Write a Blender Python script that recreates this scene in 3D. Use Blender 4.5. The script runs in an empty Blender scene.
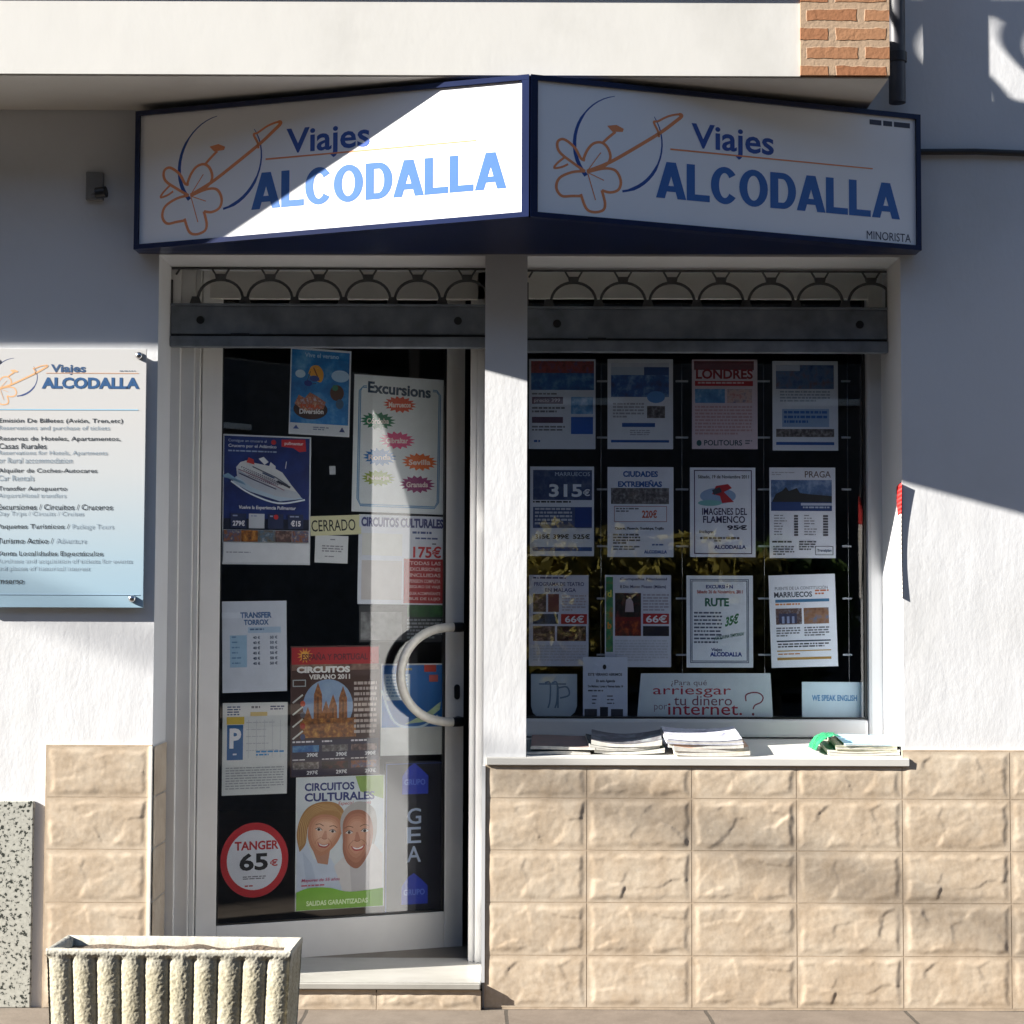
import bpy, bmesh, math, random
from mathutils import Vector, Matrix, noise
random.seed(7)
S = bpy.context.scene
COL = S.collection
R = math.radians
PI = math.pi

# ------------------------------------------------------------------ camera
CAM = Vector((0.0, -5.5, 1.245)); F = 1760.0
cd = bpy.data.cameras.new('camera'); cam = bpy.data.objects.new('camera', cd); COL.objects.link(cam)
cd.sensor_width = 36; cd.lens = 36 * F / 1024; cd.clip_start = .05; cd.clip_end = 500
cam.matrix_world = Matrix.Translation(CAM) @ Matrix.Rotation(R(93.0), 4, 'X') @ Matrix.Rotation(R(0.2), 4, 'Z')
S.camera = cam
CR = cam.matrix_world.to_3x3()

def ray(px, py):
    return CR @ Vector(((px - 512) / F, (512 - py) / F, -1))
def at(px, py, Y=0.0):
    d = ray(px, py); return CAM + d * ((Y - CAM.y) / d.y)
def atp(px, py, P0, N):
    d = ray(px, py); return CAM + d * ((P0 - CAM).dot(N) / d.dot(N))
def X(px, Y=0.0, py=600): return at(px, py, Y).x
def Z(py, Y=0.0, px=600): return at(px, py, Y).z

# ------------------------------------------------------------------ materials
def new_mat(name):
    m = bpy.data.materials.new(name); m.use_nodes = True
    nt = m.node_tree; return m, nt, nt.nodes['Principled BSDF']
def lk(nt, a, b): nt.links.new(a, b)
def node(nt, t, **kw):
    n = nt.nodes.new(t)
    for k, v in kw.items():
        if k in n.inputs: n.inputs[k].default_value = v
        else: setattr(n, k, v)
    return n
def c4(c): return (c[0], c[1], c[2], 1)
def srgb(r, g, b):
    return tuple((v / 255 / 12.92) if v / 255 <= .04045 else ((v / 255 + .055) / 1.055) ** 2.4 for v in (r, g, b))
def noise_fac(nt, scale, detail=4, rough=.55, vec=None, stretch=None):
    tc = node(nt, 'ShaderNodeTexCoord'); out = tc.outputs['Object']
    if stretch:
        mp = node(nt, 'ShaderNodeMapping'); mp.inputs['Scale'].default_value = stretch
        lk(nt, out, mp.inputs['Vector']); out = mp.outputs['Vector']
    n = node(nt, 'ShaderNodeTexNoise', Scale=scale, Detail=detail, Roughness=rough)
    lk(nt, out, n.inputs['Vector']); return n.outputs['Fac']
def ramp(nt, fac, stops):
    r = node(nt, 'ShaderNodeValToRGB'); e = r.color_ramp.elements
    while len(e) < len(stops): e.new(.5)
    for i, (p, c) in enumerate(stops): e[i].position = p; e[i].color = c4(c)
    lk(nt, fac, r.inputs['Fac']); return r.outputs['Color']
def bump(nt, bsdf, fac, strength, dist, prev=None):
    b = node(nt, 'ShaderNodeBump', Strength=strength, Distance=dist)
    lk(nt, fac, b.inputs['Height'])
    if prev is not None: lk(nt, prev, b.inputs['Normal'])
    lk(nt, b.outputs['Normal'], bsdf.inputs['Normal']); return b.outputs['Normal']

def simple(name, col, rough=.5, metal=0, var=.12, scale=12, bmp=0, bscale=80, bdist=.002):
    m, nt, b = new_mat(name)
    lo = tuple(c * (1 - var) for c in col); hi = tuple(min(1, c * (1 + var)) for c in col)
    lk(nt, ramp(nt, noise_fac(nt, scale), [(.3, lo), (.7, hi)]), b.inputs['Base Color'])
    b.inputs['Roughness'].default_value = rough; b.inputs['Metallic'].default_value = metal
    if bmp: bump(nt, b, noise_fac(nt, bscale), bmp, bdist)
    return m

PAL = {}
def ink(c, rough=.55):
    """printed colour given as an sRGB triple of the ink itself"""
    if isinstance(c, bpy.types.Material): return c
    k = (tuple(c), rough)
    if k not in PAL:
        PAL[k] = simple('ink_%02x%02x%02x' % tuple(c), srgb(*c), rough, var=.04, scale=25)
    return PAL[k]
PICS = {}
def pic(*cols, scale=40, seed=0):
    """a printed picture: irregular patches of the given colours"""
    k = (cols, scale)
    if k not in PICS:
        m, nt, b = new_mat('printed_picture')
        f = noise_fac(nt, scale, 5, .6)
        n = len(cols)
        lk(nt, ramp(nt, f, [(.28 + .44 * i / max(1, n - 1), srgb(*c)) for i, c in enumerate(cols)]), b.inputs['Base Color'])
        b.inputs['Roughness'].default_value = .5
        PICS[k] = m
    return PICS[k]

# white plaster
def plaster(name, base, dirt, crack=.09, bs=1.0):
    m, nt, b = new_mat(name)
    f = noise_fac(nt, 1.3, 6, .6)
    lk(nt, ramp(nt, f, [(.28, dirt), (.5, base), (.75, tuple(min(1, c * 1.05) for c in base))]), b.inputs['Base Color'])
    b.inputs['Roughness'].default_value = .75
    n1 = bump(nt, b, noise_fac(nt, 7, 5, .55, stretch=(1.3, 1, .6)), .22 * bs, .010)
    n2 = bump(nt, b, noise_fac(nt, 60, 4, .6, stretch=(1.3, 1, .7)), .36 * bs, .0014, n1)
    vo = node(nt, 'ShaderNodeTexVoronoi', feature='DISTANCE_TO_EDGE', Scale=1.3)
    tc = node(nt, 'ShaderNodeTexCoord'); mp = node(nt, 'ShaderNodeMapping'); mp.inputs['Scale'].default_value = (1.4, 1, .5)
    ns = node(nt, 'ShaderNodeTexNoise', Scale=5, Detail=5); ad = node(nt, 'ShaderNodeMixRGB', Fac=.12)
    lk(nt, tc.outputs['Object'], ns.inputs['Vector']); lk(nt, tc.outputs['Object'], ad.inputs[1]); lk(nt, ns.outputs['Color'], ad.inputs[2])
    lk(nt, ad.outputs[0], mp.inputs['Vector']); lk(nt, mp.outputs[0], vo.inputs['Vector'])
    r = ramp(nt, vo.outputs['Distance'], [(0, (0, 0, 0)), (.006, (1, 1, 1))])
    bump(nt, b, r, crack, .0012, n2)
    return m
M = {}
M['wall'] = plaster('white_painted_plaster', (.68, .69, .71), (.60, .605, .61))
M['fascia'] = plaster('balcony_plaster', (.64, .63, .60), (.52, .51, .48), 0, .3)
M['alu'] = simple('lacquered_aluminium', (.78, .765, .74), .45, .0, .05, 6, .1, 200, .0005)
M['pvc'] = simple('white_pvc', (.52, .53, .55), .35, 0, .04, 5)
M['steel'] = simple('grey_shutter_steel', (.20, .225, .26), .5, .2, .25, 14, .15, 60, .001)
M['wire'] = simple('dull_shutter_wire', (.09, .09, .09), .6, .3, .3, 30)
M['black'] = simple('black_plastic', (.012, .012, .014), .4, 0, .2)
M['navy'] = simple('navy_lacquered_metal', (.005, .012, .055), .3, 0, .2, 4)
M['panelw'] = simple('white_acrylic_panel', (.84, .84, .86), .35, 0, .02, 3)
M['handle'] = simple('pale_handle_lacquer', (.72, .70, .64), .3, 0, .12, 40)
M['chrome'] = simple('polished_stud', (.6, .6, .62), .2, 1, .1)
M['marble'] = None
M['paper'] = simple('paper', (.78, .78, .78), .6, 0, .04, 9)
M['cream'] = simple('cream_paint', (.80, .77, .71), .6, 0, .1, 7)
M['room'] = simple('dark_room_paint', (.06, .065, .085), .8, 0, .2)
M['dark'] = simple('dark_metal', (.03, .03, .035), .5, .2, .2)

def marble():
    m, nt, b = new_mat('pale_marble')
    f = noise_fac(nt, 5, 8, .65, stretch=(1, 2.2, 1))
    lk(nt, ramp(nt, f, [(.35, (.32, .31, .28)), (.5, (.365, .355, .325)), (.7, (.41, .40, .37))]), b.inputs['Base Color'])
    b.inputs['Roughness'].default_value = .28
    bump(nt, b, noise_fac(nt, 40, 4), .08, .001); return m
M['marble'] = marble()

M['sill'] = simple('white_marble_sill', (.60, .59, .56), .35, 0, .06, 6)
def tile_mat():
    m, nt, b = new_mat('rock_face_ceramic')
    f = noise_fac(nt, 7, 8, .65)
    c1 = ramp(nt, f, [(.28, (.43, .335, .24)), (.5, (.54, .445, .34)), (.72, (.63, .545, .435))])
    g = noise_fac(nt, 55, 5, .7)
    c2 = ramp(nt, g, [(.3, (.80, .77, .72)), (.6, (1, 1, 1))])
    mx = node(nt, 'ShaderNodeMixRGB', blend_type='MULTIPLY', Fac=.6)
    lk(nt, c1, mx.inputs[1]); lk(nt, c2, mx.inputs[2]); lk(nt, mx.outputs[0], b.inputs['Base Color'])
    b.inputs['Roughness'].default_value = .42
    bump(nt, b, noise_fac(nt, 60, 6, .6), .22, .0016); return m
M['tile'] = tile_mat()
M['grout'] = simple('tile_grout', (.46, .36, .26), .8, 0, .2, 30)

def granite():
    m, nt, b = new_mat('speckled_terrazzo')
    tc = node(nt, 'ShaderNodeTexCoord')
    v = node(nt, 'ShaderNodeTexNoise', Scale=110, Detail=3, Roughness=.55); lk(nt, tc.outputs['Object'], v.inputs['Vector'])
    lk(nt, ramp(nt, v.outputs['Fac'], [(.40, (.03, .035, .03)), (.43, (.40, .40, .36)), (.7, (.50, .50, .45))]), b.inputs['Base Color'])
    b.inputs['Roughness'].default_value = .4; return m
M['granite'] = granite()

def brick_mat():
    m, nt, b = new_mat('rough_brick')
    tc = node(nt, 'ShaderNodeTexCoord'); mp = node(nt, 'ShaderNodeMapping'); mp.inputs['Rotation'].default_value = (R(90), 0, 0)
    lk(nt, tc.outputs['Object'], mp.inputs['Vector'])
    ns = node(nt, 'ShaderNodeTexNoise', Scale=22, Detail=3); ad = node(nt, 'ShaderNodeMixRGB', Fac=.014)
    lk(nt, mp.outputs[0], ns.inputs['Vector']); lk(nt, mp.outputs[0], ad.inputs[1]); lk(nt, ns.outputs['Color'], ad.inputs[2])
    br = node(nt, 'ShaderNodeTexBrick', Scale=1.0)
    br.inputs['Color1'].default_value = (.30, .12, .05, 1); br.inputs['Color2'].default_value = (.37, .19, .095, 1)
    br.inputs['Mortar'].default_value = (.40, .28, .185, 1); br.inputs['Mortar Size'].default_value = .012
    br.inputs['Brick Width'].default_value = .17; br.inputs['Row Height'].default_value = .056; br.inputs['Mortar Smooth'].default_value = .2
    lk(nt, ad.outputs[0], br.inputs['Vector'])
    lk(nt, br.outputs['Color'], b.inputs['Base Color']); b.inputs['Roughness'].default_value = .85
    n1 = bump(nt, b, br.outputs['Fac'], .8, -.006)
    bump(nt, b, noise_fac(nt, 70, 5), .5, .003, n1); return m
M['brick'] = brick_mat()

def concrete():
    m, nt, b = new_mat('washed_concrete')
    f = noise_fac(nt, 6, 6, .6)
    c1 = ramp(nt, f, [(.3, (.34, .31, .225)), (.5, (.44, .405, .305)), (.72, (.51, .48, .38))])
    c2 = ramp(nt, noise_fac(nt, 120, 3, .6), [(.34, (.62, .60, .55)), (.6, (1, 1, 1))])
    mx = node(nt, 'ShaderNodeMixRGB', blend_type='MULTIPLY', Fac=.8)
    lk(nt, c1, mx.inputs[1]); lk(nt, c2, mx.inputs[2])
    # pale worn lime bloom near the rim
    tc = node(nt, 'ShaderNodeTexCoord'); sx = node(nt, 'ShaderNodeSeparateXYZ'); lk(nt, tc.outputs['Object'], sx.inputs[0])
    rr = node(nt, 'ShaderNodeMapRange'); lk(nt, sx.outputs['Z'], rr.inputs['Value'])
    rr.inputs['From Min'].default_value = .27; rr.inputs['From Max'].default_value = .33
    rr.inputs['To Min'].default_value = 0; rr.inputs['To Max'].default_value = .6
    m2 = node(nt, 'ShaderNodeMixRGB'); lk(nt, rr.outputs[0], m2.inputs[0]); lk(nt, mx.outputs[0], m2.inputs[1])
    m2.inputs[2].default_value = (.42, .415, .385, 1)
    lk(nt, m2.outputs[0], b.inputs['Base Color'])
    b.inputs['Roughness'].default_value = .9
    bump(nt, b, noise_fac(nt, 160, 3, .6), .5, .002); return m
M['concrete'] = concrete()

def glass(name, tint, ior=1.5):
    m = bpy.data.materials.new(name); m.use_nodes = True; nt = m.node_tree; nt.nodes.clear()
    o = node(nt, 'ShaderNodeOutputMaterial'); mix = node(nt, 'ShaderNodeMixShader')
    tr = node(nt, 'ShaderNodeBsdfTransparent'); tr.inputs['Color'].default_value = c4(tint)
    gl = node(nt, 'ShaderNodeBsdfGlossy', Roughness=0.0); fr = node(nt, 'ShaderNodeFresnel', IOR=ior)
    geo = node(nt, 'ShaderNodeNewGeometry')
    ng = node(nt, 'ShaderNodeVectorMath', operation='SCALE'); 
    # use the outward ior on both faces of the sheet
    mp = node(nt, 'ShaderNodeMapRange'); lk(nt, geo.outputs['Backfacing'], mp.inputs['Value'])
    mp.inputs['To Min'].default_value = ior; mp.inputs['To Max'].default_value = 1 / ior
    nt.nodes.remove(ng)
    lk(nt, mp.outputs[0], fr.inputs['IOR'])
    lk(nt, fr.outputs[0], mix.inputs[0]); lk(nt, tr.outputs[0], mix.inputs[1]); lk(nt, gl.outputs[0], mix.inputs[2])
    lk(nt, mix.outputs[0], o.inputs['Surface']); return m
M['glass'] = glass('window_glass', (.93, .95, .98), 1.52)
M['dglass'] = glass('door_glass', (.96, .97, .98), 1.68)

def pavement_mat():
    m, nt, b = new_mat('worn_paving')
    tc = node(nt, 'ShaderNodeTexCoord')
    br = node(nt, 'ShaderNodeTexBrick', Scale=1.0); br.offset = .5
    br.inputs['Color1'].default_value = (.155, .125, .10, 1); br.inputs['Color2'].default_value = (.175, .145, .115, 1)
    br.inputs['Mortar'].default_value = (.06, .05, .04, 1); br.inputs['Mortar Size'].default_value = .006
    br.inputs['Brick Width'].default_value = .60; br.inputs['Row Height'].default_value = .40
    ns = node(nt, 'ShaderNodeTexNoise', Scale=6, Detail=4); ad = node(nt, 'ShaderNodeMixRGB', Fac=.02)
    lk(nt, tc.outputs['Object'], ns.inputs['Vector']); lk(nt, tc.outputs['Object'], ad.inputs[1]); lk(nt, ns.outputs['Color'], ad.inputs[2])
    lk(nt, ad.outputs[0], br.inputs['Vector'])
    c2 = ramp(nt, noise_fac(nt, 9, 8, .7), [(.3, (.62, .60, .58)), (.65, (1, 1, 1))])
    mx = node(nt, 'ShaderNodeMixRGB', blend_type='MULTIPLY', Fac=.8)
    lk(nt, br.outputs['Color'], mx.inputs[1]); lk(nt, c2, mx.inputs[2]); lk(nt, mx.outputs[0], b.inputs['Base Color'])
    b.inputs['Roughness'].default_value = .8
    n1 = bump(nt, b, br.outputs['Fac'], .5, -.004); bump(nt, b, noise_fac(nt, 90, 5), .4, .003, n1); return m
M['pave'] = pavement_mat()
M['road'] = simple('asphalt', (.055, .055, .055), .9, 0, .25, 40, .5, 200, .004)
M['leafA'] = simple('dry_leaves', (.36, .31, .10), .6, 0, .5, 3)
M['leafB'] = simple('green_leaves', (.12, .19, .05), .6, 0, .5, 3)
for k_, c_ in (('leafA', (.45, .38, .10)), ('leafB', (.16, .24, .06))):
    nt = M[k_].node_tree; o_ = nt.nodes['Material Output']; tr_ = node(nt, 'ShaderNodeBsdfTranslucent'); tr_.inputs['Color'].default_value = c4(c_)
    mx_ = node(nt, 'ShaderNodeMixShader'); mx_.inputs[0].default_value = .5
    lk(nt, nt.nodes['Principled BSDF'].outputs[0], mx_.inputs[1]); lk(nt, tr_.outputs[0], mx_.inputs[2]); lk(nt, mx_.outputs[0], o_.inputs['Surface'])
M['bark'] = simple('bark', (.14, .10, .07), .9, 0, .3, 12, .6, 30, .01)
M['opp'] = simple('opposite_render', (.10, .09, .085), .9, 0, .12, 1.5)
M['redtile'] = simple('red_floor_tile', (.30, .09, .05), .5, 0, .2, 10)
M['soil'] = simple('dry_soil', (.09, .065, .045), .95, 0, .4, 30, .8, 90, .01)
M['soffit'] = plaster('soffit_paint', (.62, .60, .56), (.48, .46, .42), 0)
M['cable'] = simple('black_cable_rubber', (.025, .025, .028), .6, 0, .2)
M['pipe'] = simple('dark_grey_pipe', (.05, .05, .06), .5, 0, .2)

# ------------------------------------------------------------------ mesh helpers
class MB:
    def __init__(s): s.v = []; s.f = []; s.m = []; s.mats = []; s.sm = []
    def mi(s, mat):
        if mat not in s.mats: s.mats.append(mat)
        return s.mats.index(mat)
    def add(s, vs, fs, mat, smooth=False):
        o = len(s.v); k = s.mi(mat); s.v += [tuple(v) for v in vs]
        for f in fs: s.f.append(tuple(i + o for i in f)); s.m.append(k); s.sm.append(smooth)
    def box(s, x0, x1, y0, y1, z0, z1, mat, T=None, bev=0):
        if x0 > x1: x0, x1 = x1, x0
        if y0 > y1: y0, y1 = y1, y0
        if z0 > z1: z0, z1 = z1, z0
        if bev:
            bm = bmesh.new(); bmesh.ops.create_cube(bm, size=1)
            for v in bm.verts: v.co = Vector(((x0 + x1) / 2 + v.co.x * (x1 - x0), (y0 + y1) / 2 + v.co.y * (y1 - y0), (z0 + z1) / 2 + v.co.z * (z1 - z0)))
            bmesh.ops.bevel(bm, geom=bm.edges[:], offset=bev, segments=2, affect='EDGES', profile=.6)
            vs = [(T @ v.co if T else v.co.copy()) for v in bm.verts]
            bm.verts.index_update(); fs = [[v.index for v in f.verts] for f in bm.faces]; bm.free()
            s.add(vs, fs, mat); return
        vs = [Vector((x, y, z)) for x in (x0, x1) for y in (y0, y1) for z in (z0, z1)]
        if T: vs = [T @ v for v in vs]
        s.add(vs, [(0, 1, 3, 2), (4, 6, 7, 5), (0, 4, 5, 1), (2, 3, 7, 6), (0, 2, 6, 4), (1, 5, 7, 3)], mat)
    def tube(s, pts, r, mat, n=10, caps=True, closed=False):
        pts = [Vector(p) for p in pts]; rs = r if isinstance(r, list) else [r] * len(pts)
        rings = []; up = None
        for i, p in enumerate(pts):
            a = pts[max(0, i - 1)]; b = pts[min(len(pts) - 1, i + 1)]; d = (b - a).normalized()
            if up is None:
                up = Vector((0, 0, 1)) if abs(d.z) < .9 else Vector((1, 0, 0))
            sd = d.cross(up).normalized(); up = sd.cross(d).normalized()
            rings.append([p + (sd * math.cos(2 * PI * k / n) + up * math.sin(2 * PI * k / n)) * rs[i] for k in range(n)])
        vs = [v for r_ in rings for v in r_]; fs = []
        for i in range(len(pts) - 1):
            for k in range(n): fs.append((i * n + k, i * n + (k + 1) % n, (i + 1) * n + (k + 1) % n, (i + 1) * n + k))
        s.add(vs, fs, mat, True)
        if caps:
            s.add(rings[0], [tuple(range(n))[::-1]], mat); s.add(rings[-1], [tuple(range(n))], mat)
    def prism(s, outline, y0, y1, mat, plane='xz'):
        n = len(outline)
        if plane == 'xz': a = [(x, y0, z) for x, z in outline]; b = [(x, y1, z) for x, z in outline]
        else: a = [(x, y, y0) for x, y in outline]; b = [(x, y, y1) for x, y in outline]
        s.add(a + b, [tuple(range(n))[::-1], tuple(range(n, 2 * n))] + [(i, (i + 1) % n, n + (i + 1) % n, n + i) for i in range(n)], mat)
    def build(s, name, parent=None, world=False):
        me = bpy.data.meshes.new(name); me.from_pydata(s.v, [], s.f)
        for m in s.mats: me.materials.append(m)
        for i, p in enumerate(me.polygons): p.material_index = s.m[i]; p.use_smooth = s.sm[i]
        me.update()
        bm = bmesh.new(); bm.from_mesh(me); 
        o = bpy.data.objects.new(name, me); bm.free(); COL.objects.link(o)
        if parent:
            o.parent = parent
            if world: o.matrix_parent_inverse = parent.matrix_world.inverted()
        return o

def tag(o, label=None, cat=None, group=None, kind=None):
    if label: o['label'] = label
    if cat: o['category'] = cat
    if group: o['group'] = group
    if kind: o['kind'] = kind
    return o
def empty(name, loc, label, cat, group=None, rz=0):
    o = bpy.data.objects.new(name, None); COL.objects.link(o); o.location = loc; o.rotation_euler = (0, 0, rz)
    o.empty_display_size = .05
    bpy.context.view_layer.update()
    return tag(o, label, cat, group)

# ------------------------------------------------------------------ print (flat artwork)
TXT = {}
def text_mesh(s, off=0.0, shear=0.0, space=1.0):
    k = (s, off, shear, space)
    if k in TXT: return TXT[k]
    cu = bpy.data.curves.new('t', 'FONT'); cu.body = s; cu.offset = off; cu.shear = shear; cu.space_character = space
    cu.resolution_u = 3; cu.fill_mode = 'FRONT'
    o = bpy.data.objects.new('t', cu); COL.objects.link(o)
    dg = bpy.context.evaluated_depsgraph_get(); dg.update()
    me = bpy.data.meshes.new_from_object(o.evaluated_get(dg))
    vs = [(v.co.x, v.co.y) for v in me.vertices]; fs = [tuple(p.vertices) for p in me.polygons]
    bpy.data.objects.remove(o); bpy.data.curves.remove(cu); bpy.data.meshes.remove(me)
    x0 = min(v[0] for v in vs); x1 = max(v[0] for v in vs); y0 = min(v[1] for v in vs); y1 = max(v[1] for v in vs)
    TXT[k] = ([((x - x0) / (x1 - x0), (y - y0) / (y1 - y0)) for x, y in vs], fs)
    return TXT[k]

def block_word(word, w=.24, gap=.07):
    """bold upright sans capitals from plain strokes, fitted into the unit square"""
    vs = []; fs = []; x = 0
    def quad(*p):
        o_ = len(vs); vs.extend((x + a, b) for a, b in p); fs.append((o_, o_ + 1, o_ + 2, o_ + 3))
    def ring(cx, cy, rx, ry, a0, a1, n=26, wy=.17):
        for i in range(n):
            p, q = R(a0 + (a1 - a0) * i / n), R(a0 + (a1 - a0) * (i + 1) / n)
            quad((cx + rx * math.cos(p), cy + ry * math.sin(p)), (cx + rx * math.cos(q), cy + ry * math.sin(q)),
                 (cx + (rx - w) * math.cos(q), cy + (ry - wy) * math.sin(q)), (cx + (rx - w) * math.cos(p), cy + (ry - wy) * math.sin(p)))
    for ch in word:
        if ch == 'A':
            W_ = .86; c = W_ / 2; h = w * 1.06; sl_ = c - h * .54; xi = lambda y: h + sl_ * y; yi = (c - h) / sl_
            left = [(0, 0), (h, 0), (xi(.19), .19), (c, .19), (c, .35), (xi(.35), .35), (c, yi), (c, 1), (c - h * .54, 1)]
            for pts_ in (left, [(W_ - a_, b_) for a_, b_ in left][::-1]):
                o_ = len(vs); vs.extend((x + a_, b_) for a_, b_ in pts_); fs.append(tuple(range(o_, o_ + len(pts_))))
            x += W_ + gap * .2
        elif ch == 'L':
            quad((0, 0), (w, 0), (w, 1), (0, 1)); quad((w, 0), (.66, 0), (.66, .18), (w, .18)); x += .66 + gap * .5
        elif ch == 'C': ring(.40, .5, .40, .515, 38, 322); x += .78 + gap * .6
        elif ch == 'O': ring(.42, .5, .42, .515, 0, 360); x += .84 + gap
        elif ch == 'D':
            quad((0, 0), (w, 0), (w, 1), (0, 1)); quad((w, 0), (.36, 0), (.36, .17), (w, .17)); quad((w, .83), (.36, .83), (.36, 1), (w, 1)); ring(.36, .5, .40, .5, -90, 90); x += .76 + gap * .3
    X1 = max(v[0] for v in vs)
    return [(a / X1, b) for a, b in vs], fs

class Art:
    """artwork in photo pixels; mp(x, y, lift) gives the point on the printed surface"""
    def __init__(s, mb, mp): s.mb = mb; s.mp = mp; s.l = .0001
    def up(s): s.l += .00003; return s.l
    def poly(s, pts, c):
        l = s.up(); s.mb.add([s.mp(x, y, l) for x, y in pts], [tuple(range(len(pts)))], ink(c))
    def r(s, x0, y0, x1, y1, c): s.poly([(x0, y0), (x1, y0), (x1, y1), (x0, y1)], c)
    def e(s, cx, cy, rx, ry, c, n=28): s.poly([(cx + rx * math.cos(2 * PI * i / n), cy + ry * math.sin(2 * PI * i / n)) for i in range(n)], c)
    def star(s, cx, cy, rx, ry, c, n=16, inner=.72):
        s.poly([(cx + (1 if i % 2 else inner) * rx * math.cos(PI * i / n), cy + (1 if i % 2 else inner) * ry * math.sin(PI * i / n)) for i in range(2 * n)], c)
    def t(s, txt, x0, y0, x1, y1, c, b=0.0, sh=0.0, dy=0.0):
        vs, fs = text_mesh(txt, b, sh); l = s.up()
        s.mb.add([s.mp(x0 + u * (x1 - x0), y1 - v * (y1 - y0) + dy * u, l) for u, v in vs], fs, ink(c))
    def lines(s, x0, y0, x1, y1, n, c, fill=.55):
        l = s.up(); h = (y1 - y0) / n; rd = random.Random(int(x0 * 7 + y0 * 13 + n))
        for i in range(n):
            x = x0; yy = y0 + i * h; end = x0 + (x1 - x0) * (1 if i < n - 1 else rd.uniform(.4, .95))
            while x < end - .8:
                w = min(rd.uniform(1.5, 6), end - x)
                s.mb.add([s.mp(a, b_, l) for a, b_ in ((x, yy), (x + w, yy), (x + w, yy + h * fill), (x, yy + h * fill))], [(0, 1, 2, 3)], ink(c)); x += w + .9
    def stroke(s, pts, w, c):
        l = s.up(); ws = w if isinstance(w, list) else [w] * len(pts); L = []; Rr = []
        for i, p in enumerate(pts):
            a = pts[max(0, i - 1)]; b = pts[min(len(pts) - 1, i + 1)]; dx, dy = b[0] - a[0], b[1] - a[1]; q = math.hypot(dx, dy) or 1
            nx, ny = -dy / q * ws[i] / 2, dx / q * ws[i] / 2
            L.append((p[0] + nx, p[1] + ny)); Rr.append((p[0] - nx, p[1] - ny))
        vs = [s.mp(x, y, l) for x, y in L + Rr]; n = len(pts)
        s.mb.add(vs, [(i, i + 1, n + i + 1, n + i) for i in range(n - 1)], ink(c))
    def frame(s, x0, y0, x1, y1, w, c):
        s.r(x0, y0, x1, y0 + w, c); s.r(x0, y1 - w, x1, y1, c); s.r(x0, y0 + w, x0 + w, y1 - w, c); s.r(x1 - w, y0 + w, x1, y1 - w, c)

def blob(A, pts, cols, cx, cy, k=.80):
    """nested outlines shading a printed figure"""
    n = len(cols)
    for i, c in enumerate(cols):
        q = k ** i; A.poly([(cx + (x - cx) * q, cy + (y - cy) * q) for x, y in pts], c)
def spline(pts, n=6):
    out = []
    P = [pts[0]] + list(pts) + [pts[-1]]
    for i in range(1, len(P) - 2):
        for k in range(n):
            t = k / n; a, b, c, d = P[i - 1], P[i], P[i + 1], P[i + 2]
            out.append(tuple(.5 * (2 * b[j] + (c[j] - a[j]) * t + (2 * a[j] - 5 * b[j] + 4 * c[j] - d[j]) * t * t + (3 * b[j] - a[j] - 3 * c[j] + d[j]) * t ** 3) for j in (0, 1)))
    out.append(pts[-1]); return out

ORANGE = (228, 142, 92); NAVY = (36, 76, 150)
def logo(A, f, wk=1.0, org=ORANGE, nav=NAVY):
    """flower, comet and ring emblem; drawn in the coordinates of the right sign panel, moved by f"""
    pts = []; ws = []
    for i in range(41):
        a = R(-35 + 300 * i / 40)
        pts.append(f(614 + 42 * math.cos(a), 143 + 48 * math.sin(a)))
        ws.append((.6 + 3.2 * math.sin(PI * i / 40) ** .7 * (1 if 8 < i < 15 or 22 < i < 34 else .55)) * wk)
    # the ring is open behind the flower (lower left)
    A.stroke(pts[:17], ws[:17], nav); A.stroke(pts[23:], ws[23:], nav)
    w = 2.6 * wk
    petals = [[(582, 171), (571, 163), (558, 152), (556, 142), (562, 139), (572, 147), (578, 158), (582, 160)],
              [(580, 160), (584, 150), (590, 143), (598, 142), (604, 148), (606, 158), (600, 166), (584, 172)],
              [(584, 172), (600, 168), (611, 170), (616, 180), (614, 189), (606, 192), (598, 190)],
              [(598, 190), (601, 203), (599, 210), (590, 212), (583, 208), (578, 194)],
              [(578, 196), (570, 196), (560, 196), (555, 188), (558, 178), (570, 172), (582, 171)]]
    for p in petals: A.stroke([f(*q) for q in spline(p, 5)], w, org)
    A.stroke([f(*q) for q in spline([(563, 157), (556, 163), (553, 168), (560, 167), (566, 164)], 4)], w * .8, org)
    A.stroke([f(*q) for q in spline([(598, 143), (604, 137), (611, 131)], 4)], w, org)
    A.poly([f(*q) for q in [(603, 125), (612, 124), (619, 128), (618, 131), (608, 131)]], org)
    A.stroke([f(*q) for q in spline([(584, 171), (605, 162), (630, 147), (655, 131), (668, 121), (675, 115), (672, 113), (662, 115), (652, 120), (648, 121), (652, 130), (653, 136)], 5)], [w * 1.3] * 30 + [w * .8] * 26, org)
    for a, b in (((584, 171), (597, 152)), ((584, 172), (600, 180)), ((584, 171), (592, 200))):
        A.stroke([f(*a), f(*b)], w * .35, org)

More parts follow.
